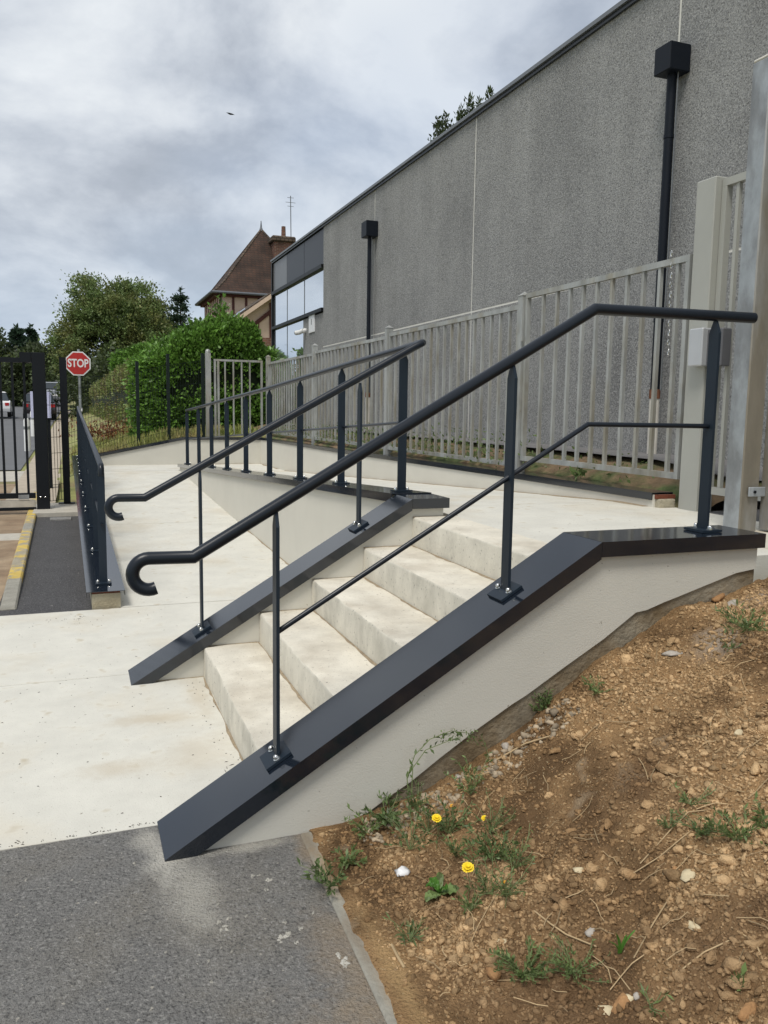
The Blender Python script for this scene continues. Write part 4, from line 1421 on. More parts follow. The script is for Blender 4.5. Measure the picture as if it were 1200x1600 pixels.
def tuft():
    p = soil_at(970, 1490)
    t = thing('grass_tuft', 'single bright green tuft of broad blades on bare soil', 'grass', tuple(p))
    for (dx, L, wd) in ((-0.35, 0.068, 0.010), (0.1, 0.055, 0.009), (0.45, 0.062, 0.010), (0.3, 0.05, 0.009), (-0.8, 0.05, 0.006)):
        vs, fs = [], []
        for i in range(7):
            f = i / 6
            c = Vector(p) + Vector((dx * L * f * f + dx * 0.006, -0.012 * f, L * f))
            w_ = wd * 0.5 * (1 - f ** 3) * (0.6 + 0.8 * f if f < 0.5 else 1)
            vs += [c + Vector((-w_, 0.004, 0)), c, c + Vector((w_, 0.004, 0))]
        for i in range(6):
            for j in range(2):
                fs.append((i * 3 + j, i * 3 + j + 1, i * 3 + j + 4, i * 3 + j + 3))
        MB().add(vs, fs).build('blade', 'blade_leaf', t, smooth=True)


tuft()
p = soil_at(627, 1367)
g = np.random.default_rng(5)
Vv = ICO_V1 * (1 + 0.42 * g.uniform(-1, 1, size=(len(ICO_V1), 1))) * np.array([0.023, 0.017, 0.012])
tag(link('paper_scrap', npmesh('paper_scrap', Vv, ICO_F1, 3), 'paper', None, (p[0], p[1], p[2] + 0.01)), 'crumpled white paper scrap on the soil near the edging', 'litter')

# ------------------------------------------------------------------ bar fence by the building
FXC = 3.47
fence = thing('bar_fence', 'long galvanised steel bar fence on the wall in front of the grey building', 'fence', (sk(FXC, 8), 8, 0.9))
FP = [3.85, 7.05, 10.27, 13.49]
for k, y in enumerate(FP):
    x = sk(FXC, y)
    zt = 2.44
    mb = MB().box(x - 0.04, x + 0.04, y - 0.04, y + 0.04, 0.86, zt)
    mb.add([(x - 0.046, y - 0.046, zt), (x + 0.046, y - 0.046, zt), (x + 0.046, y + 0.046, zt), (x - 0.046, y + 0.046, zt), (x, y, zt + 0.035)], [(0, 1, 4), (1, 2, 4), (2, 3, 4), (3, 0, 4), (3, 2, 1, 0)])
    mb.build('post', 'galvanised', fence)
    MB().box(x - 0.055, x - 0.041, y - 0.075, y - 0.043, 2.05, 2.09).build('bracket', 'galvanised', fence)
bar_me = {}


def panel(y0, y1, zt, zb, ys_bars, xc=None, w=0.026):
    xa, xb = sk(FXC, y0), sk(FXC, y1)
    mb = MB()
    mb.bar((xa, y0, zt - 0.02), (xb, y1, zt - 0.02), (1, 0, 0), 0.04, 0.04)
    mb.bar((xa, y0, zb + 0.02), (xb, y1, zb + 0.02), (1, 0, 0), 0.04, 0.04)
    for yy in (y0 + 0.018, y1 - 0.018):
        mb.box(sk(FXC, yy) - 0.019, sk(FXC, yy) + 0.019, yy - 0.018, yy + 0.018, zb + 0.0405, zt - 0.0405)
    fr = mb.build('panel_frame', 'galvanised', fence)
    key = (round(zt - zb, 3),)
    if key not in bar_me:
        bm_ = MB().box(-w / 2, w / 2, -w / 2, w / 2, zb + 0.0405, zt - 0.0405).mesh('bar')
        bm_.materials.append(MATS['galvanised'])
        bar_me[key] = bm_
    for yy in ys_bars:
        link('bar', bar_me[key], None, fr, (sk(FXC, yy), yy, 0))


panel(1.80, 3.80, 2.452, 1.015, [3.536, 3.331, 3.146, 2.970, 2.794, 2.612, 2.439, 2.261, 2.093, 1.922])
for a, b, zt in ((3.90, 7.0, 2.372), (7.10, 10.22, 2.350), (10.32, 13.44, 2.325)):
    nb = 17
    panel(a, b, zt, 0.95, [a + 0.018 + (b - a - 0.036) * (i + 1) / (nb + 1) for i in range(nb)])
# far end gate in the return of the fence
gt = thing('small_gate', 'galvanised bar gate at the far end of the ramp before the hedge', 'gate', (2.8, 14.0, 0.75))
for x, zt in ((2.24, 2.50), (sk(FXC, 14.0) - 0.02, 2.3)):
    if x < 3:
        MB().box(x - 0.05, x + 0.05, 13.95, 14.05, 0.6, zt).dome((x, 14.0, zt), 0.05).build('post', 'galvanised', gt)
mb = MB()
mb.box(2.355, 3.33, 13.985, 14.02, 2.35, 2.39)
mb.box(2.355, 3.33, 13.985, 14.02, 0.80, 0.84)
for x in (2.355, 2.42, 3.29):
    mb.box(x, x + 0.04, 13.986, 14.019, 0.8405, 2.3495)
fr = mb.build('gate_frame', 'galvanised', gt)
for i in range(4):
    x = 2.575 + 0.165 * i
    MB().box(x - 0.014, x + 0.014, 13.99, 14.015, 0.8405, 2.3495).build('bar', 'galvanised', fr)

# chain hung on the fence
ch = thing('chain', 'steel chain hanging from the bar fence top rail', 'chain', tuple(at_x(1045, 400, 3.44)))
for k in range(11):
    p = at_x(1050 - 0.6 * k, 400 + 15 * k, 3.44) if k else at_x(1049, 396, 3.44)
    a, b = 0.010, 0.019
    ring = []
    for i in range(11):
        an = 6.283 * i / 10
        u = a * math.cos(an); v = b * math.sin(an)
        ring.append((p[0] + (u if k % 2 else u * 0.3), p[1] + (u * 0.3 if k % 2 else u), p[2] + v))
    MB().tube(ring, 0.0028, 5, caps=False).build('chain_link', 'chrome', ch)

# beige gate with its post and lock
bg = thing('steel_gate', 'beige-grey painted steel gate with thick square post by the stair landing', 'gate', (3.45, 1.6, LZ))
mb = MB().box(3.43, 3.56, 1.585, 1.75, LZ - 0.01, 2.875)
mb.build('gate_post', 'beige_paint', bg, bevel=0.006)
mb = MB()
gx0, gx1 = 3.478, 3.523
mb.box(gx0, gx1, 0.62, 1.580, 2.812, 2.857)
mb.box(gx0, gx1, 0.62, 1.580, 0.945, 0.990)
mb.box(gx0, gx1, 1.540, 1.580, 0.9905, 2.8115)
mb.box(gx0, gx1, 0.62, 0.66, 0.9905, 2.8115)
fr = mb.build('gate_frame', 'beige_paint', bg)
for k in range(7):
    y = 1.462 - 0.118 * k
    MB().box(gx0 + 0.010, gx1 - 0.010, y - 0.012, y + 0.012, 0.9905, 2.8115).build('bar', 'beige_paint', fr)
for zz in (1.02, 1.16):
    p0 = at_x(1096, 730 if zz > 1.1 else 765, 3.47)
    MB().tube([(3.47, 1.545, p0[2]), (3.462, 1.545, p0[2])], 0.008, 8).build('rivet', 'gate_black', bg)
pa, pb = at_x(1089, 515, 3.42), at_x(1106, 572, 3.42)
MB().box(3.36, 3.43, pb[1] - 0.005, pa[1], pb[2], pa[2]).build('lock_cover', 'zinc_box', bg, bevel=0.006)
pa, pb = at_x(1121, 515, 3.46), at_x(1138, 572, 3.46)
MB().box(3.40, 3.4745, pb[1], pa[1] + 0.02, pb[2], pa[2]).build('lock_box', 'box_grey', bg, bevel=0.006)

# tall galvanised post and second leaf at the right edge
gp = thing('steel_post', 'tall weathered galvanised gate post at the right edge, one face browner', 'post', (3.05, 0.86, LZ))
sh = MB().box(3.015, 3.135, 0.79, 0.91, LZ - 0.05, 3.20).mesh('shaft', bevel=0.006)
sh.materials.append(MATS['galvanised_light'])
sh.materials.append(MATS['galvanised_brown'])
for p in sh.polygons:
    if p.normal.y < -0.5:  # only the near face takes the browner mix
        p.material_index = 1
link('shaft', sh, None, gp)
MB().box(3.017, 3.133, 0.792, 0.908, 3.2005, 3.215).build('cap', 'white_pvc', gp, bevel=0.005)
pb = at_y(1168, 768, 0.80)
MB().box(3.05, 3.16, 0.770, 0.782, pb[2] - 0.025, pb[2] + 0.025).build('hinge_plate', 'galvanised_light', gp, bevel=0.003)
MB().tube([(3.085, 0.782, pb[2]), (3.085, 0.764, pb[2])], 0.008, 8).build('hinge_pin', 'gate_black', gp)
g2 = thing('gate_leaf', 'weathered galvanised gate leaf cut by the right picture edge', 'gate', (3.2, 0.75, LZ))
mb = MB()
mb.box(3.16, 3.212, 0.735, 0.80, LZ + 0.012, 3.10)
mb.box(3.213, 4.3, 0.745, 0.795, LZ + 0.03, LZ + 0.09)
mb.box(3.213, 4.3, 0.745, 0.795, 3.03, 3.09)
fr = mb.build('leaf_frame', 'galvanised_brown', g2)
for k in range(7):
    x = 3.30 + 0.14 * k
    MB().box(x - 0.013, x + 0.013, 0.757, 0.783, LZ + 0.0905, 3.0295).build('bar', 'galvanised', fr)

# ------------------------------------------------------------------ weeds along the fence foot
P = []
for k in range(5200):
    y = 2.0 + 11.5 * random.random() ** 0.85
    dens = 0.25 + 0.75 * (0.5 + 0.5 * float(vnoise(np.array(y * 1.3), np.array(2.2), 61)))
    if y < 3.7: dens *= 0.25
    if random.random() > dens: continue
    x = 3.44 + 0.30 * random.random() ** 1.4
    hh = 0.03 + 0.24 * random.random() ** 2 * (1 if y > 3.7 else 0.5)
    P.append((sk(x, y), y, 0.91 + (x - 3.44) * 0.35 + hh))
P = np.array(P)
D = np.tile([-0.5, 0, 0.5], (len(P), 1))
tag(link('fence_weeds', leaf_mesh('fence_weeds', P, D, 0.035, 0.45, 0.8, 0.4), 'weed_leaf'), 'low green weeds growing along the foot of the bar fence', 'weeds', kind='stuff')
p = at_x(905, 742, 3.40)
t = thing('dock_weed', 'darker broad-leaved weed poking under the near fence panel', 'weed', (p[0], p[1], 0.93))
PP = np.array([p + rng.normal(size=3) * [0.02, 0.04, 0.012] for _ in range(26)])
link('leaves', leaf_mesh('leaves', PP, np.tile([-0.4, 0, 0.4], (26, 1)), 0.06, 0.55, 0.7, 0.3), 'weed_leaf', t)

# ------------------------------------------------------------------ grey building
bld = thing('grey_building', 'long grey roughcast building with flat roof line running back along the fence', 'building', (XW, 7, 0))
ZR = 5.105
YV = [-4.0, -0.33, 3.40, 7.135, 10.85, 13.905]
ZH = [0.6, 2.706, ZR]
for a, b in zip(YV[:-1], YV[1:]):
    for z0, z1 in zip(ZH[:-1], ZH[1:]):
        MB().box(XW, XW + 0.2, a + 0.012, b - 0.012, z0 + 0.012, z1 - 0.012).build('wall_panel', 'roughcast', bld)
MB().box(XW, XW + 0.2, 13.913, 15.47, 0.6, 3.40).build('wall_panel', 'roughcast', bld)
MB().box(XW + 0.003, XW + 0.19, -4.0, 13.905, 0.6, ZR - 0.014).build('joint_filler', 'joint_white', bld)
MB().box(XW + 0.2, XW + 8, -4.0, 18.45, 0.5, ZR + 0.01).build('building_core', 'panel_dark', bld)
MB().box(XW - 0.055, XW + 8.02, -4.1, 18.50, ZR + 0.0155, ZR + 0.055).build('roof_edge', 'trim_grey', bld)
MB().box(XW - 0.03, XW + 0.15, -4.0, 18.47, ZR - 0.022, ZR + 0.015).build('roof_drip', 'trim_dark', bld)
YG = [13.915, 15.44, 17.02, 18.46]
for k, (a, b) in enumerate(zip(YG[:-1], YG[1:])):
    MB().box(XW + 0.01, XW + 0.06, a + 0.012, b - 0.012, 4.365, ZR - 0.04).build('facade_panel', 'panel_mid' if k == 2 else 'panel_dark', bld)
    MB().box(XW + 0.02, XW + 0.05, a + 0.012, b - 0.012, 3.50, 4.285).build('window_pane', 'glass', bld)
    if k:
        MB().box(XW + 0.02, XW + 0.05, a + 0.012, b - 0.012, 1.2, 3.42).build('window_pane', 'glass', bld)
for y in YG[1:3]:
    MB().box(XW + 0.012, XW + 0.058, y - 0.0105, y + 0.0105, 1.2, 3.424).build('mullion', 'trim_grey', bld)
    MB().box(XW + 0.012, XW + 0.058, y - 0.0105, y + 0.0105, 3.496, 4.284).build('mullion', 'trim_grey', bld)
MB().box(XW - 0.05, XW + 0.08, 13.89, 18.46, 4.285, 4.36).build('window_transom', 'frame_black', bld)
MB().box(XW - 0.05, XW + 0.08, 13.89, 18.46, 3.425, 3.495).build('window_transom', 'frame_black', bld)
MB().box(XW - 0.03, XW + 0.09, 18.455, 18.52, 0.6, ZR - 0.02).build('corner_trim', 'frame_black', bld)
MB().box(XW + 0.06, XW + 0.15, 13.9, 18.45, 0.6, ZR - 0.04).build('window_backing', 'frame_black', bld)


def downpipe(yc, z0, zhop, hop_h, label, hw=0.1):
    t = thing('downpipe', label, 'downpipe', (XW - 0.1, yc, z0))
    x = XW - 0.10
    MB().tube([(x, yc, z0), (x, yc, zhop + 0.01)], 0.040, 16).build('pipe', 'pipe', t, smooth=True)
    MB().box(XW - 0.21, XW - 0.002, yc - hw, yc + hw, zhop, zhop + hop_h).build('hopper_box', 'pipe', t, bevel=0.006)
    for z in (z0 + 0.6, z0 + 2.1):
        if z < zhop - 0.2:
            MB().tube([(x, yc, z), (x, yc, z + 0.03)], 0.044, 16).build('collar', 'pipe', t, smooth=True)
    MB().tube([(x + 0.01, yc - 0.062, z0 + 0.02), (x + 0.01, yc - 0.062, zhop)], 0.006, 6).build('conductor', 'trim_grey', t)
    MB().tube([(x, yc - 0.001, 1.05), (x, yc, z0 - 0.002)], 0.043, 14).build('boot_pipe', 'white_pvc', t, smooth=True)
    MB().tube([(x, yc, z0 - 0.05), (x, yc, z0 + 0.03)], 0.048, 14).build('boot_collar', 'rust_orange', t, smooth=True)


downpipe(3.335, 1.62, 4.225, 0.215, 'near black downpipe with square box top on the grey wall')
downpipe(10.80, 1.70, 4.30, 0.25, 'far black downpipe with square box top on the grey wall', 0.13)
cc = at_x(478, 518, XW)
t = thing('security_camera', 'small white security camera on the grey wall beside the windows', 'camera', (XW, cc[1], cc[2]))
MB().dome((XW, cc[1], cc[2] + 0.02), 0.05, (-1, 0, 0)).build('mount', 'white_paint', t)
MB().tube([(XW - 0.06, cc[1] - 0.02, cc[2] + 0.02), (XW - 0.13, cc[1] + 0.05, cc[2] - 0.02), (XW - 0.20, cc[1] + 0.12, cc[2] - 0.03)], 0.05, 12).build('camera_body', 'white_paint', t, smooth=True)
MB().tube([(XW - 0.199, cc[1] + 0.119, cc[2] - 0.03), (XW - 0.212, cc[1] + 0.132, cc[2] - 0.032)], 0.038, 10).build('lens', 'gate_black', t)
cc = at_x(488, 503, XW)
t = thing('notice', 'small white notice board on the grey wall above the security camera', 'sign', (XW, cc[1], cc[2]))
MB().box(XW - 0.02, XW - 0.002, cc[1] - 0.22, cc[1] + 0.22, cc[2] - 0.22, cc[2] + 0.22).build('board', 'sign_white', t)
MB().box(XW - 0.024, XW - 0.0205, cc[1] - 0.02, cc[1] + 0.02, cc[2] - 0.06, cc[2] + 0.06).build('pictogram', 'panel_mid', t)

# ------------------------------------------------------------------ sliding gate, black posts and wire fence on the left
sg = thing('sliding_gate', 'black sliding bar gate with thick post at the left edge', 'gate', (-0.67, 9.3, 0))
mb = MB().box(-0.755, -0.595, 9.22, 9.38, 0.0, 2.12)
mb.build('gate_post', 'gate_black', sg, bevel=0.004)
MB().box(-0.90, -0.76, 9.25, 9.36, 1.99, 2.12).build('roller_box', 'gate_black', sg)
MB().box(-0.80, -0.55, 9.17, 9.43, 0.002, 0.022).build('base_plate', 'gate_black', sg)
for dx in (-0.03, 0.03):
    MB().dome((-0.675 + dx, 9.2195, 0.22), 0.011, (0, -1, 0)).build('bolt', 'chrome', sg)
mb = MB()
mb.box(-3.6, -0.80, 9.27, 9.33, 1.985, 2.05)
mb.box(-3.6, -0.77, 9.27, 9.33, 0.20, 0.27)
fr = mb.build('gate_frame', 'gate_black', sg)
MB().box(-3.6, -0.78, 9.26, 9.32, 0.085, 0.175).build('track_beam', 'pad_concrete', sg)
MB().box(-3.6, -0.77, 9.262, 9.318, 0.04, 0.078).build('bottom_guide', 'gate_black', sg)
MB().box(-0.98, -0.85, 9.25, 9.2695, 0.19, 0.25).build('wheel_cover', 'galvanised_light', sg)
for k in range(18):
    x = -0.855 - 0.143 * k
    MB().box(x - 0.015, x + 0.015, 9.285, 9.315, 0.2705, 1.9845).build('bar', 'gate_black', fr)
pad = tag(MB().box(-0.80, -0.22, 8.86, 9.95, -0.05, 0.055).build('gate_pad', 'pad_concrete', bevel=0.008), 'concrete pad under the black gate posts', 'pad')
tag(MB().box(-0.58, -0.33, 8.45, 8.68, -0.006, 0.010).build('cover_plate', 'iron'), 'small worn metal cover plate set in the asphalt before the pad', 'plate')


def wire_panel(parent, x0, x1, y0, y1, z0, z1, sp=0.05, hs=0.2, name='wire_mesh'):
    mb = MB()
    L = math.hypot(x1 - x0, y1 - y0)
    n = max(2, int(L / sp))
    side = ((x1 - x0) / L, (y1 - y0) / L, 0)
    zb = lambda f: z0[0] + (z0[1] - z0[0]) * f
    zt = lambda f: z1[0] + (z1[1] - z1[0]) * f
    for i in range(n + 1):
        f = i / n
        x, y = x0 + (x1 - x0) * f, y0 + (y1 - y0) * f
        mb.bar((x, y, zb(f)), (x, y, zt(f)), side, 0.005, 0.005)
    m_ = int((z1[0] - z0[0]) / hs)
    for j in range(m_ + 1):
        g = j / m_
        mb.bar((x0, y0, z0[0] + (z1[0] - z0[0]) * g), (x1, y1, z0[1] + (z1[1] - z0[1]) * g), (0, 0, 1), 0.006, 0.006)
    return mb.build(name, 'fence_green', parent)


wf = thing('wire_fence', 'dark green welded wire fence across the far end of the ramp', 'fence', (1, 14.1, 0.5))
wpost = [(-0.385, 9.85, 0.055, 2.10), (-0.40, 14.1, 0.0, 2.28), (0.90, 14.1, 0.45, 2.30), (1.48, 14.1, 0.6, 2.46), (2.15, 14.1, 0.7, 2.50)]
for (x, y, a, b) in wpost:
    w_ = 0.045 if y < 12 else 0.03
    MB().box(x - w_, x + w_, y - w_, y + w_, a, b).build('post', 'gate_black' if x < 0 else 'fence_green', wf)
MB().box(-0.50, -0.28, 9.76, 9.94, 0.056, 0.066).build('base_plate', 'gate_black', wf)
wire_panel(wf, -0.60, -0.42, 9.60, 9.82, (0.12, 0.12), (1.66, 1.66), 0.05)
wire_panel(wf, -0.37, 0.87, 14.1, 14.1, (0.10, 0.62), (1.95, 2.05), 0.05)
wire_panel(wf, 0.93, 1.45, 14.1, 14.1, (0.62, 0.74), (2.10, 2.25), 0.05)
wire_panel(wf, 1.51, 2.12, 14.1, 14.1, (0.74, 0.86), (2.25, 2.35), 0.05)

# yellow-edged kerb stones
kerb = thing('kerb', 'worn kerb stones with flaking yellow paint beside the asphalt pavement', 'kerb', (-0.75, 6, 0))
ky = [3.68, 4.60, 5.55, 6.5, 7.45, 7.95, 8.9, 9.9, 10.9, 12.0]
for k, (a, b) in enumerate(zip(ky[:-1], ky[1:])):
    xa, xb = -0.672 - 0.016 * (a - 3.7), -0.672 - 0.016 * (b - 3.7)
    g_ = 0.006
    h = 0.045
    MB().hexa([(xa - 0.115, a + g_, -0.1), (xa, a + g_, -0.1), (xb, b - g_, -0.1), (xb - 0.115, b - g_, -0.1),
               (xa - 0.11, a + g_, h if k else 0.012), (xa, a + g_, h if k else 0.012), (xb, b - g_, h), (xb - 0.11, b - g_, h)]).build('kerb_stone', 'kerb_stone' if k in (0, 4) else 'kerb_yellow', kerb, bevel=0.012)
tag(MB().box(-2.6, -0.80, 7.0, 7.45, -0.06, 0.0).build('verge_slab', 'pad_concrete', bevel=0.01), 'pale concrete strip crossing the dirt verge', 'slab')

# white sign board with red disc on a dark post
sb_ = at_z(77, 764, 0.03)
t = thing('sign_board', 'pale sign board with red ring on a dark post behind the gate', 'sign', (sb_[0], sb_[1], 0))
za, zb = at_y(77, 612, sb_[1])[2], at_y(77, 653, sb_[1])[2]
MB().box(sb_[0] - 0.055, sb_[0] + 0.055, sb_[1] + 0.01, sb_[1] + 0.10, 0, zb).build('post', 'gate_black', t)
MB().box(sb_[0] - 0.24, sb_[0] + 0.07, sb_[1] - 0.02, sb_[1], zb, za).build('board', 'sign_blue', t)
MB().tube([(sb_[0] - 0.09, sb_[1] - 0.0205, (za + zb) / 2 + 0.02), (sb_[0] - 0.09, sb_[1] - 0.024, (za + zb) / 2 + 0.02)], 0.10, 20).build('red_ring', 'sign_red', t)

# stop sign
sp_ = at_y(122, 568, 18.6)
t = thing('stop_sign', 'red octagonal STOP sign with white border on a grey pole', 'sign', (sp_[0], sp_[1], 0.2))
R8 = 0.305


def octo(r, y0, y1):
    return MB().prism([(r * math.cos(math.radians(22.5 + 45 * i)), r * math.sin(math.radians(22.5 + 45 * i))) for i in range(8)],
                      lambda u, v, w: (sp_[0] + u, sp_[1] + w, sp_[2] + v), y0, y1)


octo(R8, 0.0, 0.02).build('sign_plate', 'sign_white', t)
octo(R8 * 0.90, -0.004, -0.0005).build('red_face', 'sign_red', t)
fc = bpy.data.curves.new('stop_lettering', 'FONT')
fc.body = 'STOP'
fc.align_x = 'CENTER'; fc.align_y = 'CENTER'
fc.size = 0.235
fc.extrude = 0.001
fc.offset = 0.006
fo = bpy.data.objects.new('tmp_text', fc)
C.objects.link(fo)
dg = bpy.context.evaluated_depsgraph_get()
tm = bpy.data.meshes.new_from_object(fo.evaluated_get(dg))
bpy.data.objects.remove(fo)
co = np.empty(len(tm.vertices) * 3); tm.vertices.foreach_get('co', co); co = co.reshape(-1, 3)
new = np.stack([sp_[0] + co[:, 0] * 0.83, sp_[1] - 0.006 - co[:, 2], sp_[2] + co[:, 1] * 1.12 ], 1)
tm.vertices.foreach_set('co', new.ravel())
tm.update()
tm.materials.clear()
link('lettering', tm, 'sign_white', t)
MB().tube([(sp_[0] + 0.02, sp_[1] + 0.045, 0.0), (sp_[0] + 0.02, sp_[1] + 0.045, sp_[2] + 0.34)], 0.03, 10).build('pole', 'galvanised_light', t)
MB().box(sp_[0] - 0.03, sp_[0] + 0.07, sp_[1] + 0.02, sp_[1] + 0.09, 1.30, 1.38).build('clamp', 'sign_white', t)

# bollards
for (a, b, h, Y, lab) in ((43, 699, 0.80, 22.0, 'nearest white bollard by the road seen through the gate'), (52, 678, 0.85, 30.0, 'farther white bollard half hidden by the gate post')):
    q = at_y(a, b, Y)
    t = thing('bollard', lab, 'bollard', tuple(q), 'white bollards along the road')
    MB().tube([(q[0], q[1], q[2] - 0.3), (q[0], q[1], q[2] + h * 0.92), (q[0], q[1], q[2] + h)], 0.08, 12, radii=[0.085, 0.08, 0.05]).build('shaft', 'white_paint', t, smooth=True)
    MB().tube([(q[0], q[1], q[2] + h * 0.62), (q[0], q[1], q[2] + h * 0.72)], 0.086, 12).build('band', 'galvanised_light', t)


# ------------------------------------------------------------------ foliage
def tubes_tree(mb, base, height, r, crown_r, nb, lean=0.0, start=0.3):
    b = Vector(base)
    top = b + Vector((lean, 0, height))
    mb.tube([b, b.lerp(top, 0.35) + Vector((0.05, 0, 0)), b.lerp(top, 0.7), top], r, 8, radii=[r, r * 0.75, r * 0.45, r * 0.12])
    ends = []
    for k in range(nb):
        f = start + (0.92 - start) * (k + random.random()) / nb
        a = random.uniform(0, 6.283)
        s = b.lerp(top, f)
        L = crown_r * random.uniform(0.55, 0.95) * (1.15 - 0.5 * f)
        e = s + Vector((math.cos(a) * L, math.sin(a) * L, L * random.uniform(0.25, 0.7)))
        m_ = s.lerp(e, 0.5) + Vector((0, 0, -0.08 * L))
        rr = r * (1 - f) * 0.45 + 0.02
        mb.tube([s, m_, e], rr, 5, radii=[rr, rr * 0.6, rr * 0.2])
        ends.append(e)
    return ends


def tree(label, base, height, crown_r, crown_z0, n, leaf, material, cluster=0.55, ncl=90, trunk_r=0.22, squash=1.0, group=None, cat='tree', name='tree', lumps=0.25):
    t = thing(name, label, cat, tuple(base), group)
    mb = MB()
    tubes_tree(mb, base, height * 0.85, trunk_r, crown_r, 16)
    mb.build('trunk', 'bark', t)
    c = np.array([base[0], base[1], base[2] + (crown_z0 + height) / 2])
    rad = np.array([crown_r, crown_r * 0.9, (height - crown_z0) / 2 * squash])
    U = rng.normal(size=(ncl, 3)); U /= np.linalg.norm(U, axis=1)[:, None]
    rr = rng.uniform(0.25, 1.0, ncl) ** 0.45
    lump = 1 + lumps * (vnoise(U[:, 0] * 2.2 + 5, U[:, 2] * 2.2 + 3 + U[:, 1], 71))
    cl = c + U * rad * (rr * lump)[:, None]
    idx = rng.integers(0, ncl, n)
    P = cl[idx] + rng.normal(size=(n, 3)) * cluster * rng.uniform(0.6, 1.2, ncl)[idx][:, None] * np.array([1, 1, 0.75])
    D = P - c
    D /= np.linalg.norm(D, axis=1)[:, None] + 1e-6
    link('crown', leaf_mesh('crown', P, D, leaf, 0.6, 0.9, 0.1), material, t)
    return t


def conifer(label, base, height, rad, n, leaf, material='conifer_leaf', group=None, ragged=0.3, tiers=16, gap=0.0):
    t = thing('conifer', label, 'tree', tuple(base), group)
    MB().tube([tuple(base), (base[0], base[1], base[2] + height)], 0.1, 6, radii=[height * 0.018, 0.02]).build('trunk', 'bark', t)
    P, D = [], []
    per = n // (tiers * 7)
    for k in range(tiers):
        f = (k + 0.3) / tiers
        for b in range(7):
            a = random.uniform(0, 6.283)
            L = rad * (1 - f) ** 0.85 * random.uniform(1 - ragged, 1 + ragged) + 0.1
            z0 = base[2] + height * (0.08 + 0.92 * f)
            g = np.random.default_rng(k * 31 + b).uniform(0, 1, per) ** 0.7
            q = np.stack([base[0] + np.cos(a) * L * g, base[1] + np.sin(a) * L * g, z0 + L * g * random.uniform(-0.25, 0.2)], 1)
            q += rng.normal(size=q.shape) * (0.06 + 0.09 * L) * np.array([1, 1, 0.6])
            P.append(q); D.append(np.tile([np.cos(a), np.sin(a), 0.1], (per, 1)))
    P.append(np.stack([np.full(40, base[0]), np.full(40, base[1]), base[2] + height * rng.uniform(0.9, 1.03, 40)], 1) + rng.normal(size=(40, 3)) * 0.05)
    D.append(np.tile([0, 0, 1.0], (40, 1)))
    link('crown', leaf_mesh('crown', np.concatenate(P), np.concatenate(D), leaf, 0.4, 0.6), material, t)


def gz(x, y):
    return float(ground_h(np.array(x), np.array(y)))


# large broadleaf tree behind the stop sign and its darker neighbours
b = at_y(178, 600, 55); tree('large round broadleaf tree rising behind the stop sign', (b[0], b[1], 0.7), at_y(180, 436, 55)[2] - 0.7, 3.5, 0.6, 80000, 0.17, 'tree_leaf', 0.34, 340, 0.26, lumps=0.2)
b = at_y(232, 600, 60); tree('dark broadleaf tree right of the large round tree', (b[0], b[1], 0.8), at_y(230, 465, 60)[2] - 0.8, 2.5, 0.4, 28000, 0.18, 'tree_leaf_dark', 0.38, 130, 0.2)
b = at_y(258, 600, 62); tree('lower dark tree between the broadleaf trees and the ragged pine', (b[0], b[1], 0.8), at_y(258, 474, 62)[2] - 0.8, 2.0, 0.2, 20000, 0.18, 'tree_leaf_dark', 0.36, 100, 0.2)
b = at_y(284, 600, 58); conifer('ragged dark pine left of the timbered house', (b[0], b[1], 0.8), at_y(282, 456, 58)[2] - 0.8, 1.75, 2600, 0.32, 'conifer_leaf', None, 0.5, 12)
b = at_y(205, 590, 48); tree('low dense shrubs beneath the large round tree', (b[0], b[1], 0.6), at_y(205, 556, 48)[2] - 0.6, 2.9, 0.0, 6000, 0.24, 'tree_leaf_dark', 0.4, 70, 0.1, cat='shrub', name='shrub')
b = at_y(140, 600, 52); tree('dark shrub behind the stop sign', (b[0], b[1], 0.6), at_y(140, 578, 52)[2] - 0.6, 1.4, 0.0, 3000, 0.22, 'tree_leaf_dark', 0.35, 40, 0.1, cat='shrub', name='shrub')
# conifers and trees at the far left
for (a, tp, Y, lab, rad) in ((30, 514, 85, 'left of two pointed dark conifers above the gate', 2.6), (50, 513, 88, 'right of two pointed dark conifers above the gate', 2.3)):
    b = at_y(a, 612, Y)
    conifer(lab, (b[0], b[1], 1.5), at_y(a, tp, Y)[2] - 1.5, rad, 3600, 0.42, 'conifer_leaf', 'two conifers above the gate', 0.25, 18)
for (a, tp, Y, r_, mt, lab) in ((66, 545, 80, 2.0, 'tree_leaf_dark', 'dark tree behind the thick gate post'), (10, 560, 82, 2.6, 'tree_leaf', 'mid green tree at the left edge behind the gate'), (38, 560, 78, 2.4, 'tree_leaf_dark', 'dark bushy tree beneath the two conifers'),
                                (-25, 520, 84, 3.5, 'tree_leaf_dark', 'tall tree just outside the left picture edge')):
    b = at_y(a, 612, Y)
    tree(lab, (b[0], b[1], 1.4), at_y(a, tp, Y)[2] - 1.4, r_, 0.2, 5200, 0.40, mt, 0.5, 60, 0.2)
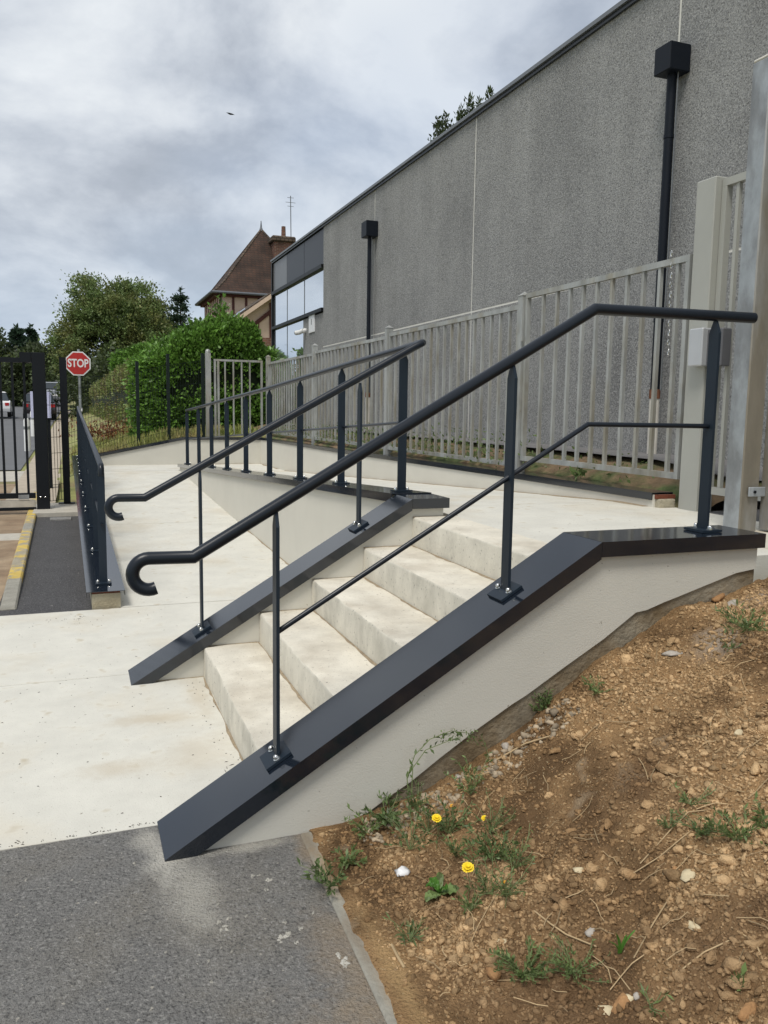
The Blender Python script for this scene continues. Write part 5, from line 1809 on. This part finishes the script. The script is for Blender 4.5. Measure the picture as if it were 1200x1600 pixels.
# tree tops over the roof of the grey building
for k, (a, tp, d, lab) in enumerate(((684, 187, 25, 'leftmost conifer tip peeping over the roof edge'), (697, 176, 25.5, 'second conifer tip from the left over the roof edge'), (720, 168, 25, 'third leafy tip over the roof edge'), (735, 150, 25, 'tallest leafy tip over the roof edge'), (750, 156, 26, 'thin leafy tip right of the tallest one over the roof'), (766, 139, 25, 'rightmost leafy tip over the roof edge'))):
    q = CAM + ray(a, tp) * d
    hgt = q[2]
    t = thing('conifer', lab, 'tree', (q[0], q[1], 0), 'tree tips over the roof')
    MB().tube([(q[0], q[1], 0), (q[0], q[1], hgt)], 0.1, 6, radii=[0.12, 0.01]).build('trunk', 'bark', t)
    n = 700
    f = rng.uniform(0, 1, n) ** 0.8
    P = np.stack([np.full(n, q[0]), np.full(n, q[1]), hgt - 2.6 * f], 1) + rng.normal(size=(n, 3)) * (0.03 + 0.34 * f)[:, None] * np.array([1, 1, 0.6])
    link('crown', leaf_mesh('crown', P, np.tile([0, 0, 1.0], (n, 1)), 0.14, 0.4, 0.7, 0.3), 'tree_leaf_dark', t)


# hedges
def hedge(label, pts, n, leaf, material, name='hedge', core=True, extra=None):
    """pts: list of (x, y, halfwidth, z0, z1) stations; leaves over the body of the hedge"""
    t = thing(name, label, 'hedge', (pts[0][0], pts[0][1], pts[0][3]))
    S = np.array(pts)
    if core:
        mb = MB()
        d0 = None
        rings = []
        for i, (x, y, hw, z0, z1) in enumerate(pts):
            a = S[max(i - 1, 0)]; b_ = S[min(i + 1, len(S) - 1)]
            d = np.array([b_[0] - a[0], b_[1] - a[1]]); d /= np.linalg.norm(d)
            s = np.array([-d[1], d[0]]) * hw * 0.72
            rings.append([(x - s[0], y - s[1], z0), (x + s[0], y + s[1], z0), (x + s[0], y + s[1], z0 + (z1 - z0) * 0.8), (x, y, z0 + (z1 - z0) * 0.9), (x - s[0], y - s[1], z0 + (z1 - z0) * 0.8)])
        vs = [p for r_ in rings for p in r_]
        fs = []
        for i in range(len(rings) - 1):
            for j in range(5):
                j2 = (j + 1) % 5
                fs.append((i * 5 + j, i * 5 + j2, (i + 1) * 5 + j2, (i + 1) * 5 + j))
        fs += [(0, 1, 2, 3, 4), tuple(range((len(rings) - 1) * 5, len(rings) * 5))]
        mb.add(vs, fs).build('inner_body', 'hedge_core', t)  # solid near-black body filling the hedge behind its leaves
    f = rng.uniform(0, len(S) - 1.001, n)
    i = f.astype(int); g = (f - i)[:, None]
    Q = S[i] * (1 - g) + S[i + 1] * g
    d = S[i + 1][:, :2] - S[i][:, :2]
    d /= np.linalg.norm(d, axis=1)[:, None]
    s = np.stack([-d[:, 1], d[:, 0]], 1)
    a = rng.uniform(0, 2 * math.pi, n)
    # rounded-box section
    cx = np.sign(np.cos(a)) * np.abs(np.cos(a)) ** 0.45
    cz = np.sign(np.sin(a)) * np.abs(np.sin(a)) ** 0.45
    depth = rng.uniform(0.80, 1.0, n) + 0.10 * vnoise(Q[:, 0] * 3 + cx, Q[:, 1] * 3 + cz * 2, 81) + 0.07 * vnoise(Q[:, 1] * 7 + cx * 3, cz * 7 + 4, 82)
    off = cx * depth * Q[:, 2]
    P = np.stack([Q[:, 0] + s[:, 0] * off, Q[:, 1] + s[:, 1] * off, (Q[:, 3] + Q[:, 4]) / 2 + cz * depth * (Q[:, 4] - Q[:, 3]) / 2], 1)
    D = np.stack([s[:, 0] * cx, s[:, 1] * cx, cz * 0.8 + 0.2], 1)
    # closed ends
    m_ = n // 6
    for st, dr in ((S[0], -1), (S[-1], 1)):
        dd = (S[1] - S[0])[:2] if dr < 0 else (S[-1] - S[-2])[:2]
        dd = dd / np.linalg.norm(dd) * dr
        u = rng.uniform(-1, 1, m_); v = rng.uniform(0, 1, m_)
        sx_ = np.array([-dd[1], dd[0]])
        bul = 0.25 * (1 - u ** 2) + 0.1 * rng.normal(size=m_)
        PP = np.stack([st[0] + sx_[0] * u * st[2] + dd[0] * bul, st[1] + sx_[1] * u * st[2] + dd[1] * bul, st[3] + v * (st[4] - st[3])], 1)
        P = np.concatenate([P, PP]); D = np.concatenate([D, np.tile([dd[0], dd[1], 0.3], (m_, 1))])
    if extra is not None:
        P = np.concatenate([P, extra]); D = np.concatenate([D, np.tile([0, 0, 1.0], (len(extra), 1))])
    link('foliage', leaf_mesh('foliage', P, D, leaf, 0.55, 0.75, 0.1), material, t)
    return t


def zt_(px, py, Y):
    return at_y(px, py, Y)[2]


hx = lambda px, Y: at_y(px, 600, Y)[0]
# loose shoots standing above the laurel
SH = []
for k in range(60):
    a = random.uniform(215, 400)
    z = np.interp(a, [215, 222, 262, 305, 345, 380, 400], [565, 560, 532, 512, 500, 508, 545])
    q = at_y(a, z + 4, 16.7 + random.uniform(-0.3, 0.5))
    hgt = random.uniform(0.05, 0.28)
    for j in range(14):
        SH.append(q + np.array([random.gauss(0, 0.035), random.gauss(0, 0.035), hgt * random.random()]))
q = at_y(345, 486, 17.2)
SH = np.concatenate([np.array(SH), q + rng.normal(size=(130, 3)) * [0.10, 0.1, 0.15]])
hedge('tall glossy green laurel hedge beside the timbered house', [(hx(236, 16.6), 16.6, 0.5, 0.74, zt_(222, 560, 16.6)), (hx(262, 16.7), 16.7, 0.7, 0.8, zt_(262, 532, 16.7)), (hx(305, 16.8), 16.8, 0.75, 0.85, zt_(305, 512, 16.8)),
       (hx(345, 16.9), 16.9, 0.8, 0.85, zt_(345, 500, 16.9)), (hx(380, 17.0), 17.0, 0.7, 0.85, zt_(380, 508, 17.0)), (hx(400, 17.1), 17.1, 0.5, 0.85, zt_(400, 545, 17.1))], 34000, 0.105, 'hedge_leaf', extra=SH)
hedge('clipped long hedge receding behind the stop sign', [(hx(200, 21.5) + 0.45, 21.5, 0.45, 0.75, zt_(200, 561, 21.5)), (hx(174, 27) + 0.45, 27, 0.45, 0.75, zt_(174, 579, 27)), (hx(152, 36) + 0.45, 36, 0.45, 0.8, zt_(152, 595, 36)), (hx(135, 50) + 0.45, 50, 0.45, 0.9, zt_(135, 606, 50))], 22000, 0.085, 'hedge_leaf_dry')
hedge('shaggy green shrubbery between the clipped hedge and the laurel', [(hx(200, 31), 31, 0.7, 0.9, zt_(200, 553, 31)), (hx(225, 30), 30, 0.8, 0.9, zt_(225, 545, 30)), (hx(260, 29), 29, 0.8, 0.9, zt_(260, 535, 29))], 8000, 0.14, 'hedge_leaf')
# reddish dry shrub and rough grass before the hedge
b = at_y(172, 668, 18.5)
t = thing('dry_shrub', 'low reddish-brown dry shrub in front of the clipped hedge', 'shrub', (b[0], b[1], gz(b[0], b[1])))
zz = gz(b[0], b[1])
PP = np.array([b[0], b[1], zz + 0.22]) + rng.normal(size=(700, 3)) * [0.42, 0.2, 0.12]
link('foliage', leaf_mesh('foliage', PP, np.tile([0, 0, 1.0], (700, 1)), 0.09, 0.35, 0.8, 0.2), 'dry_shrub', t)
MB().tube([(b[0], b[1], zz - 0.02), (b[0] + 0.05, b[1], zz + 0.3)], 0.012, 5).build('stem', 'bark', t)
n = 9000
X = rng.uniform(-0.35, 3.2, n); Y = 14.0 + 8.0 * rng.uniform(0, 1, n) ** 1.3
keep = (vnoise(X * 1.7, Y * 1.7, 91) > -0.55)
X, Y = X[keep], Y[keep]
P = np.stack([X, Y, ground_h(X, Y) - 0.02], 1)
tag(link('rough_grass', leaf_mesh('rough_grass', P, np.tile([0, 0, 1.0], (len(P), 1)), 0.16, 0.12, 0.45, 0.3), 'grass_blade'), 'rough dry grass on the bank behind the wire fence', 'grass', kind='stuff')
# grey sheet gate in the hedge gap
g_ = thing('panel_gate', 'pale grey metal panel gate in the gap between the hedges', 'gate', tuple(at_y(212, 640, 20.0)))
for k, a in enumerate((204, 209.5, 215, 220)):
    qa, qb = at_y(a, 577, 20.0 - 0.1 * k), at_y(a + 4.6, 640 + 5 * k, 20.0 - 0.1 * k)
    MB().box(qa[0], qb[0], qa[1], qa[1] + 0.04, qb[2], qa[2] - 0.01 * k).build('panel', 'galvanised_light', g_)
q = at_y(207.5, 598, 19.9)
MB().box(q[0] - 0.05, q[0] + 0.05, q[1] - 0.02, q[1], q[2] - 0.16, q[2] + 0.06).build('letter_plate', 'sign_blue', g_)

# ------------------------------------------------------------------ half-timbered house
HY = 40.0
P1 = at_y(331, 456, HY); P2 = at_x(306, 476, P1[0])
ez = P1[2]
hX0, hY0, hY1 = P1[0], HY, P2[1]
Ap = at_y(408, 360, (hY0 + hY1) / 2)
hX1 = 2 * Ap[0] - hX0
house = thing('timbered_house', 'old half-timbered house with steep brown tiled pyramid roof behind the hedge', 'house', (Ap[0], Ap[1], 0.9))
ov = 0.42
wx0, wx1, wy0, wy1 = hX0 + ov, hX1 - ov, hY0 + ov, hY1 - ov
MB().box(wx0, wx1, wy0, wy1, 0.6, ez + 0.1).build('wall', 'plaster', house)
cxh, cyh = Ap[0], (hY0 + hY1) / 2
# roof with a flared foot
mb = MB()
rings = []
for f, k in ((0, 1.0), (0.06, 0.90), (0.18, 0.76), (1.0, 0.012)):
    z = ez + (Ap[2] - ez) * f
    hxw, hyw = (hX1 - hX0) / 2 * k, (hY1 - hY0) / 2 * k
    rings.append([(cxh - hxw, cyh - hyw, z), (cxh + hxw, cyh - hyw, z), (cxh + hxw, cyh + hyw, z), (cxh - hxw, cyh + hyw, z)])
vs = [p for r_ in rings for p in r_]
fs = [(i * 4 + j, i * 4 + (j + 1) % 4, (i + 1) * 4 + (j + 1) % 4, (i + 1) * 4 + j) for i in range(3) for j in range(4)] + [(3, 2, 1, 0), (12, 13, 14, 15)]
roof = mb.add(vs, fs).build('roof', 'roof_tile', house)
MB().tube([(cxh, cyh, Ap[2] - 0.05), (cxh, cyh, Ap[2] + 0.18), (cxh, cyh, Ap[2] + 0.5)], 0.06, 8, radii=[0.12, 0.05, 0.02]).build('finial', 'gutter', roof)
for k in range(4):
    a_, b_ = rings[0][k], rings[0][(k + 1) % 4]
    MB().tube([(a_[0], a_[1], a_[2] + 0.02), (b_[0], b_[1], b_[2] + 0.02)], 0.07, 8).build('gutter', 'gutter', roof)
    for (fa, fb) in ((0, 1), (1, 2), (2, 3)):
        MB().tube([rings[fa][k], rings[fb][k]], 0.06, 6).build('hip_tiles', 'old_tile', roof)
MB().box(wx0 - 0.2, wx1 + 0.2, wy0 - 0.2, wy1 + 0.2, ez - 0.14, ez - 0.004).build('eaves', 'timber', roof)
for k in range(9):
    x = wx0 + 0.06 + (wx1 - wx0 - 0.12) * k / 8
    MB().box(x - 0.06, x + 0.06, wy0 - 0.03, wy0 - 0.001, 3.0, ez - 0.145).build('timber_stud', 'timber', house)
for k in range(8):
    y = wy0 + 0.3 + (wy1 - wy0 - 0.6) * k / 7
    MB().box(wx0 - 0.03, wx0 - 0.001, y - 0.06, y + 0.06, 3.0, ez - 0.145).build('timber_stud', 'timber', house)
# chimney
c0, c1 = at_y(425, 372, HY + 1.5), at_y(461, 372, HY + 1.5)
zc0, zc1 = at_y(440, 420, HY + 1.5)[2] - 1.5, at_y(440, 378, HY + 1.5)[2]
chm = MB().box(c0[0] + 0.12, c1[0] - 0.12, HY + 1.5, HY + 2.4, zc0, zc1).build('chimney', 'brick', house)
MB().box(c0[0] - 0.02, c1[0] + 0.02, HY + 1.36, HY + 2.54, zc1 + 0.001, zc1 + 0.30).build('chimney_cap', 'old_tile', chm, bevel=0.06)
pt_ = at_y(443, 366, HY + 1.9)
MB().tube([(pt_[0], HY + 1.9, zc1 + 0.3), (pt_[0], HY + 1.9, at_y(443, 354, HY + 1.9)[2])], 0.12, 10, radii=[0.13, 0.11]).build('chimney_pot', 'brick', chm, smooth=True)
# wing in front with its own roof
WY = 33.0
e0 = at_y(361, 502, WY); r0 = at_y(428, 456, WY)
wxL = at_y(383, 520, WY)[0]
wxR = r0[0] + (r0[0] - e0[0])
MB().prism([(wxL, 0.6), (wxR - (wxL - e0[0]), 0.6), (wxR - (wxL - e0[0]), e0[2] + 0.45), (r0[0], r0[2] - 0.15), (wxL, e0[2] + 0.45)], lambda u, v, w: (u, w, v), WY + 0.5, HY).build('wing_wall', 'plaster', house)
sl_ = (r0[2] - e0[2])
for (xa, za, xb, zb) in ((e0[0], e0[2], r0[0], r0[2]), (wxR, e0[2], r0[0], r0[2])):
    MB().hexa([(xa, WY, za - 0.12), (xb, WY, zb - 0.12), (xb, HY + 0.3, zb - 0.12), (xa, HY + 0.3, za - 0.12), (xa, WY, za + 0.06), (xb, WY, zb + 0.06), (xb, HY + 0.3, zb + 0.06), (xa, HY + 0.3, za + 0.06)]).build('wing_roof', 'old_tile', house)
    MB().bar((xa, WY - 0.04, za - 0.1), (xb, WY - 0.04, zb - 0.1), (0, 1, 0), 0.05, 0.16).build('barge_board', 'plaster', house)
zt0 = at_y(415, 528, WY + 0.5)[2]
MB().box(wxL - 0.02, wxR - (wxL - e0[0]) + 0.02, WY + 0.40, WY + 0.499, 0.6, zt0).build('brick_base', 'brick', house)
for px_, pt in ((386, 520), (402, 500), (424, 470)):
    q = at_y(px_, pt, WY + 0.45)
    MB().box(q[0] - 0.08, q[0] + 0.08, WY + 0.44, WY + 0.499, zt0 + 0.001, q[2] - 0.1).build('timber_stud', 'timber', house)
qa, qb = at_y(400, 505, WY + 0.45), at_y(424, 484, WY + 0.45)
MB().bar((qa[0], WY + 0.46, qa[2]), (qb[0] + 0.3, WY + 0.46, qb[2] + 0.2), (0, 1, 0), 0.06, 0.16).build('timber_brace', 'timber', house)
q0, q1 = at_y(372, 494, WY - 0.02), at_y(392, 478, WY - 0.02)
for f in (0.35, 0.55):
    xa_, xb_ = e0[0] + (r0[0] - e0[0]) * 0.12, e0[0] + (r0[0] - e0[0]) * 0.42
    ya_ = WY + 0.9 + 1.4 * (f - 0.35) * 5
    za_, zb_ = e0[2] + sl_ * 0.12 + 0.09, e0[2] + sl_ * 0.42 + 0.09
    MB().hexa([(xa_, ya_, za_), (xb_, ya_, zb_), (xb_, ya_ + 0.7, zb_), (xa_, ya_ + 0.7, za_), (xa_, ya_, za_ + 0.05), (xb_, ya_, zb_ + 0.05), (xb_, ya_ + 0.7, zb_ + 0.05), (xa_, ya_ + 0.7, za_ + 0.05)]).build('roof_window', 'glass', house)
# aerial
q0, q1 = at_y(455, 372, HY + 2.6), at_y(454, 306, HY + 2.6)
t = thing('aerial', 'thin television aerial mast above the brick chimney', 'aerial', tuple(q0))
MB().tube([(q0[0], q0[1], q0[2] - 1.0), tuple(q1)], 0.025, 6).build('mast', 'trim_grey', t)
for dz, L in ((-0.1, 0.35), (-0.35, 0.55), (-0.55, 0.35)):
    MB().tube([(q1[0] - L / 2, q1[1], q1[2] + dz), (q1[0] + L / 2, q1[1], q1[2] + dz)], 0.012, 5).build('dipole', 'trim_grey', t)


# ------------------------------------------------------------------ cars down the road
def car(label, pos, heading, paint, L=4.1, Wd=1.75, H=1.48):
    t = thing('parked_car', label, 'car', tuple(pos), 'cars along the road')
    h = math.radians(heading)
    ca, sa = math.cos(h), math.sin(h)

    def fn(u, v, w):           # u along the car, v up, w across
        return (pos[0] + u * ca - w * sa, pos[1] + u * sa + w * ca, pos[2] + v)
    side = [(-L / 2, 0.30), (L / 2, 0.28), (L / 2 + 0.04, 0.55), (L / 2 - 0.12, 0.78), (L / 2 - 1.05, 0.92), (-L / 2 + 0.25, 0.98), (-L / 2 - 0.02, 0.85), (-L / 2 - 0.05, 0.5)]
    MB().prism(side, fn, -Wd / 2, Wd / 2).build('body', paint, t, bevel=0.05, bseg=2)
    cab = MB()
    lo, hi = Wd / 2 - 0.06, Wd / 2 - 0.22
    b4 = [(-L / 2 + 0.15, 0.96), (L / 2 - 1.10, 0.92)]
    t4 = [(-L / 2 + 0.55, H - 0.06), (L / 2 - 1.85, H - 0.05)]
    cab.hexa([fn(b4[0][0], b4[0][1], -lo), fn(b4[1][0], b4[1][1], -lo), fn(b4[1][0], b4[1][1], lo), fn(b4[0][0], b4[0][1], lo),
              fn(t4[0][0], t4[0][1], -hi), fn(t4[1][0], t4[1][1], -hi), fn(t4[1][0], t4[1][1], hi), fn(t4[0][0], t4[0][1], hi)])
    cab.build('windows', 'car_glass', t, bevel=0.03)
    MB().hexa([fn(t4[0][0] - 0.02, H - 0.058, -hi - 0.01), fn(t4[1][0], H - 0.048, -hi - 0.01), fn(t4[1][0], H - 0.048, hi + 0.01), fn(t4[0][0] - 0.02, H - 0.058, hi + 0.01),
               fn(t4[0][0] + 0.1, H, -hi + 0.1), fn(t4[1][0] - 0.1, H, -hi + 0.1), fn(t4[1][0] - 0.1, H, hi - 0.1), fn(t4[0][0] + 0.1, H, hi - 0.1)]).build('roof', paint, t)
    for u in (-L / 2 + 0.75, L / 2 - 0.8):
        for s in (-1, 1):
            a, b = fn(u, 0.31, s * (Wd / 2 - 0.2)), fn(u, 0.31, s * (Wd / 2 + 0.01))
            w_ = MB().tube([a, b], 0.31, 16).build('wheel', 'tyre', t)
            b2 = fn(u, 0.31, s * (Wd / 2 + 0.018))
            MB().tube([b, b2], 0.19, 12).build('rim', 'galvanised_light', w_)
    for s in (-1, 1):
        MB().prism([(0.66, 0.60), (0.84, 0.58), (0.84, 0.80), (0.68, 0.80)], lambda v, w, u: fn(-L / 2 - 0.055 + u, v, s * w), 0.0, 0.12).build('tail_lamp', 'tail_lamp', t)
        MB().prism([(0.58, 0.45), (0.74, 0.45), (0.74, 0.82), (0.60, 0.82)], lambda v, w, u: fn(L / 2 - 0.05 + u, v, s * w), 0.0, 0.07).build('headlamp', 'sign_white', t)
    MB().prism([(0.50, -0.26), (0.61, -0.26), (0.61, 0.26), (0.50, 0.26)], lambda v, w, u: fn(-L / 2 - 0.06 + u, v, w), 0.0, 0.02).build('number_plate', 'sign_white', t)
    MB().box(-0.01, 0.01, -0.01, 0.01, -0.01, 0.01)
    return t


for (a, bt, Y, hd_, pt, lab) in ((-6, 651, 52, 92, 'car_white', 'white hatchback seen from behind at the left edge'), (62, 654, 50, 93, 'car_dark', 'dark red car seen from behind beside the gate post'),
                                 (88, 630, 62, 88, 'car_grey', 'grey car parked beyond the black fence posts'), (118, 622, 75, 85, 'car_white', 'farther white car parked left of the stop sign pole'), (103, 625, 68, 86, 'car_dark', 'dark car between the grey and the farther white car')):
    q = at_y(a, bt, Y)
    car(lab, (q[0], q[1], q[2]), hd_, pt)

# utility pole far away, low wall and buildings at the end of the street
q = at_y(85, 615, 95)
t = thing('utility_pole', 'thin utility pole on the horizon left of the stop sign', 'pole', (q[0], q[1], q[2]))
MB().tube([(q[0], q[1], q[2] - 1), (q[0], q[1], at_y(85, 546, 95)[2])], 0.13, 8, radii=[0.15, 0.10]).build('shaft', 'bark', t)
MB().box(q[0] - 0.8, q[0] + 0.8, q[1] - 0.06, q[1] + 0.06, at_y(85, 560, 95)[2], at_y(85, 558, 95)[2]).build('crossarm', 'bark', t)
q0, q1 = at_y(82, 606, 110), at_y(150, 606, 110)
t = thing('far_house', 'low pale house with brown roof at the end of the street', 'house', ((q0[0] + q1[0]) / 2, 113, 2.5))
MB().box(q0[0], q1[0], 110, 117, 1.0, at_y(100, 594, 110)[2]).build('wall', 'plaster', t)
zr0, zr1 = at_y(100, 594, 110)[2], at_y(100, 580, 110)[2]
MB().hexa([(q0[0] - 0.3, 109.6, zr0 + 0.002), (q1[0] + 0.3, 109.6, zr0 + 0.002), (q1[0] + 0.3, 117.4, zr0 + 0.002), (q0[0] - 0.3, 117.4, zr0 + 0.002), (q0[0] - 0.3, 113.4, zr1), (q1[0] + 0.3, 113.4, zr1), (q1[0] + 0.3, 113.6, zr1), (q0[0] - 0.3, 113.6, zr1)]).build('roof', 'old_tile', t)
for k in range(3):
    x = q0[0] + (q1[0] - q0[0]) * (0.2 + 0.28 * k)
    MB().box(x - 0.45, x + 0.45, 109.95, 109.999, zr0 - 1.6, zr0 - 0.5).build('window', 'car_glass', t)
# bird in the sky
q = CAM + ray(360, 178) * 60
t = thing('bird', 'tiny dark bird flying under the clouds', 'bird', tuple(q))
MB().add([(q[0] - 0.32, q[1], q[2] + 0.06), (q[0] - 0.1, q[1], q[2] + 0.08), (q[0], q[1] - 0.14, q[2]), (q[0] + 0.12, q[1], q[2] + 0.05), (q[0] + 0.33, q[1], q[2] - 0.03), (q[0], q[1] + 0.16, q[2] - 0.02), (q[0], q[1], q[2] - 0.06)],
         [(0, 1, 2), (1, 2, 3), (2, 3, 4), (1, 5, 3), (0, 1, 5), (3, 4, 5), (2, 6, 5), (1, 2, 6), (3, 2, 6)]).build('body', 'gate_black', t)
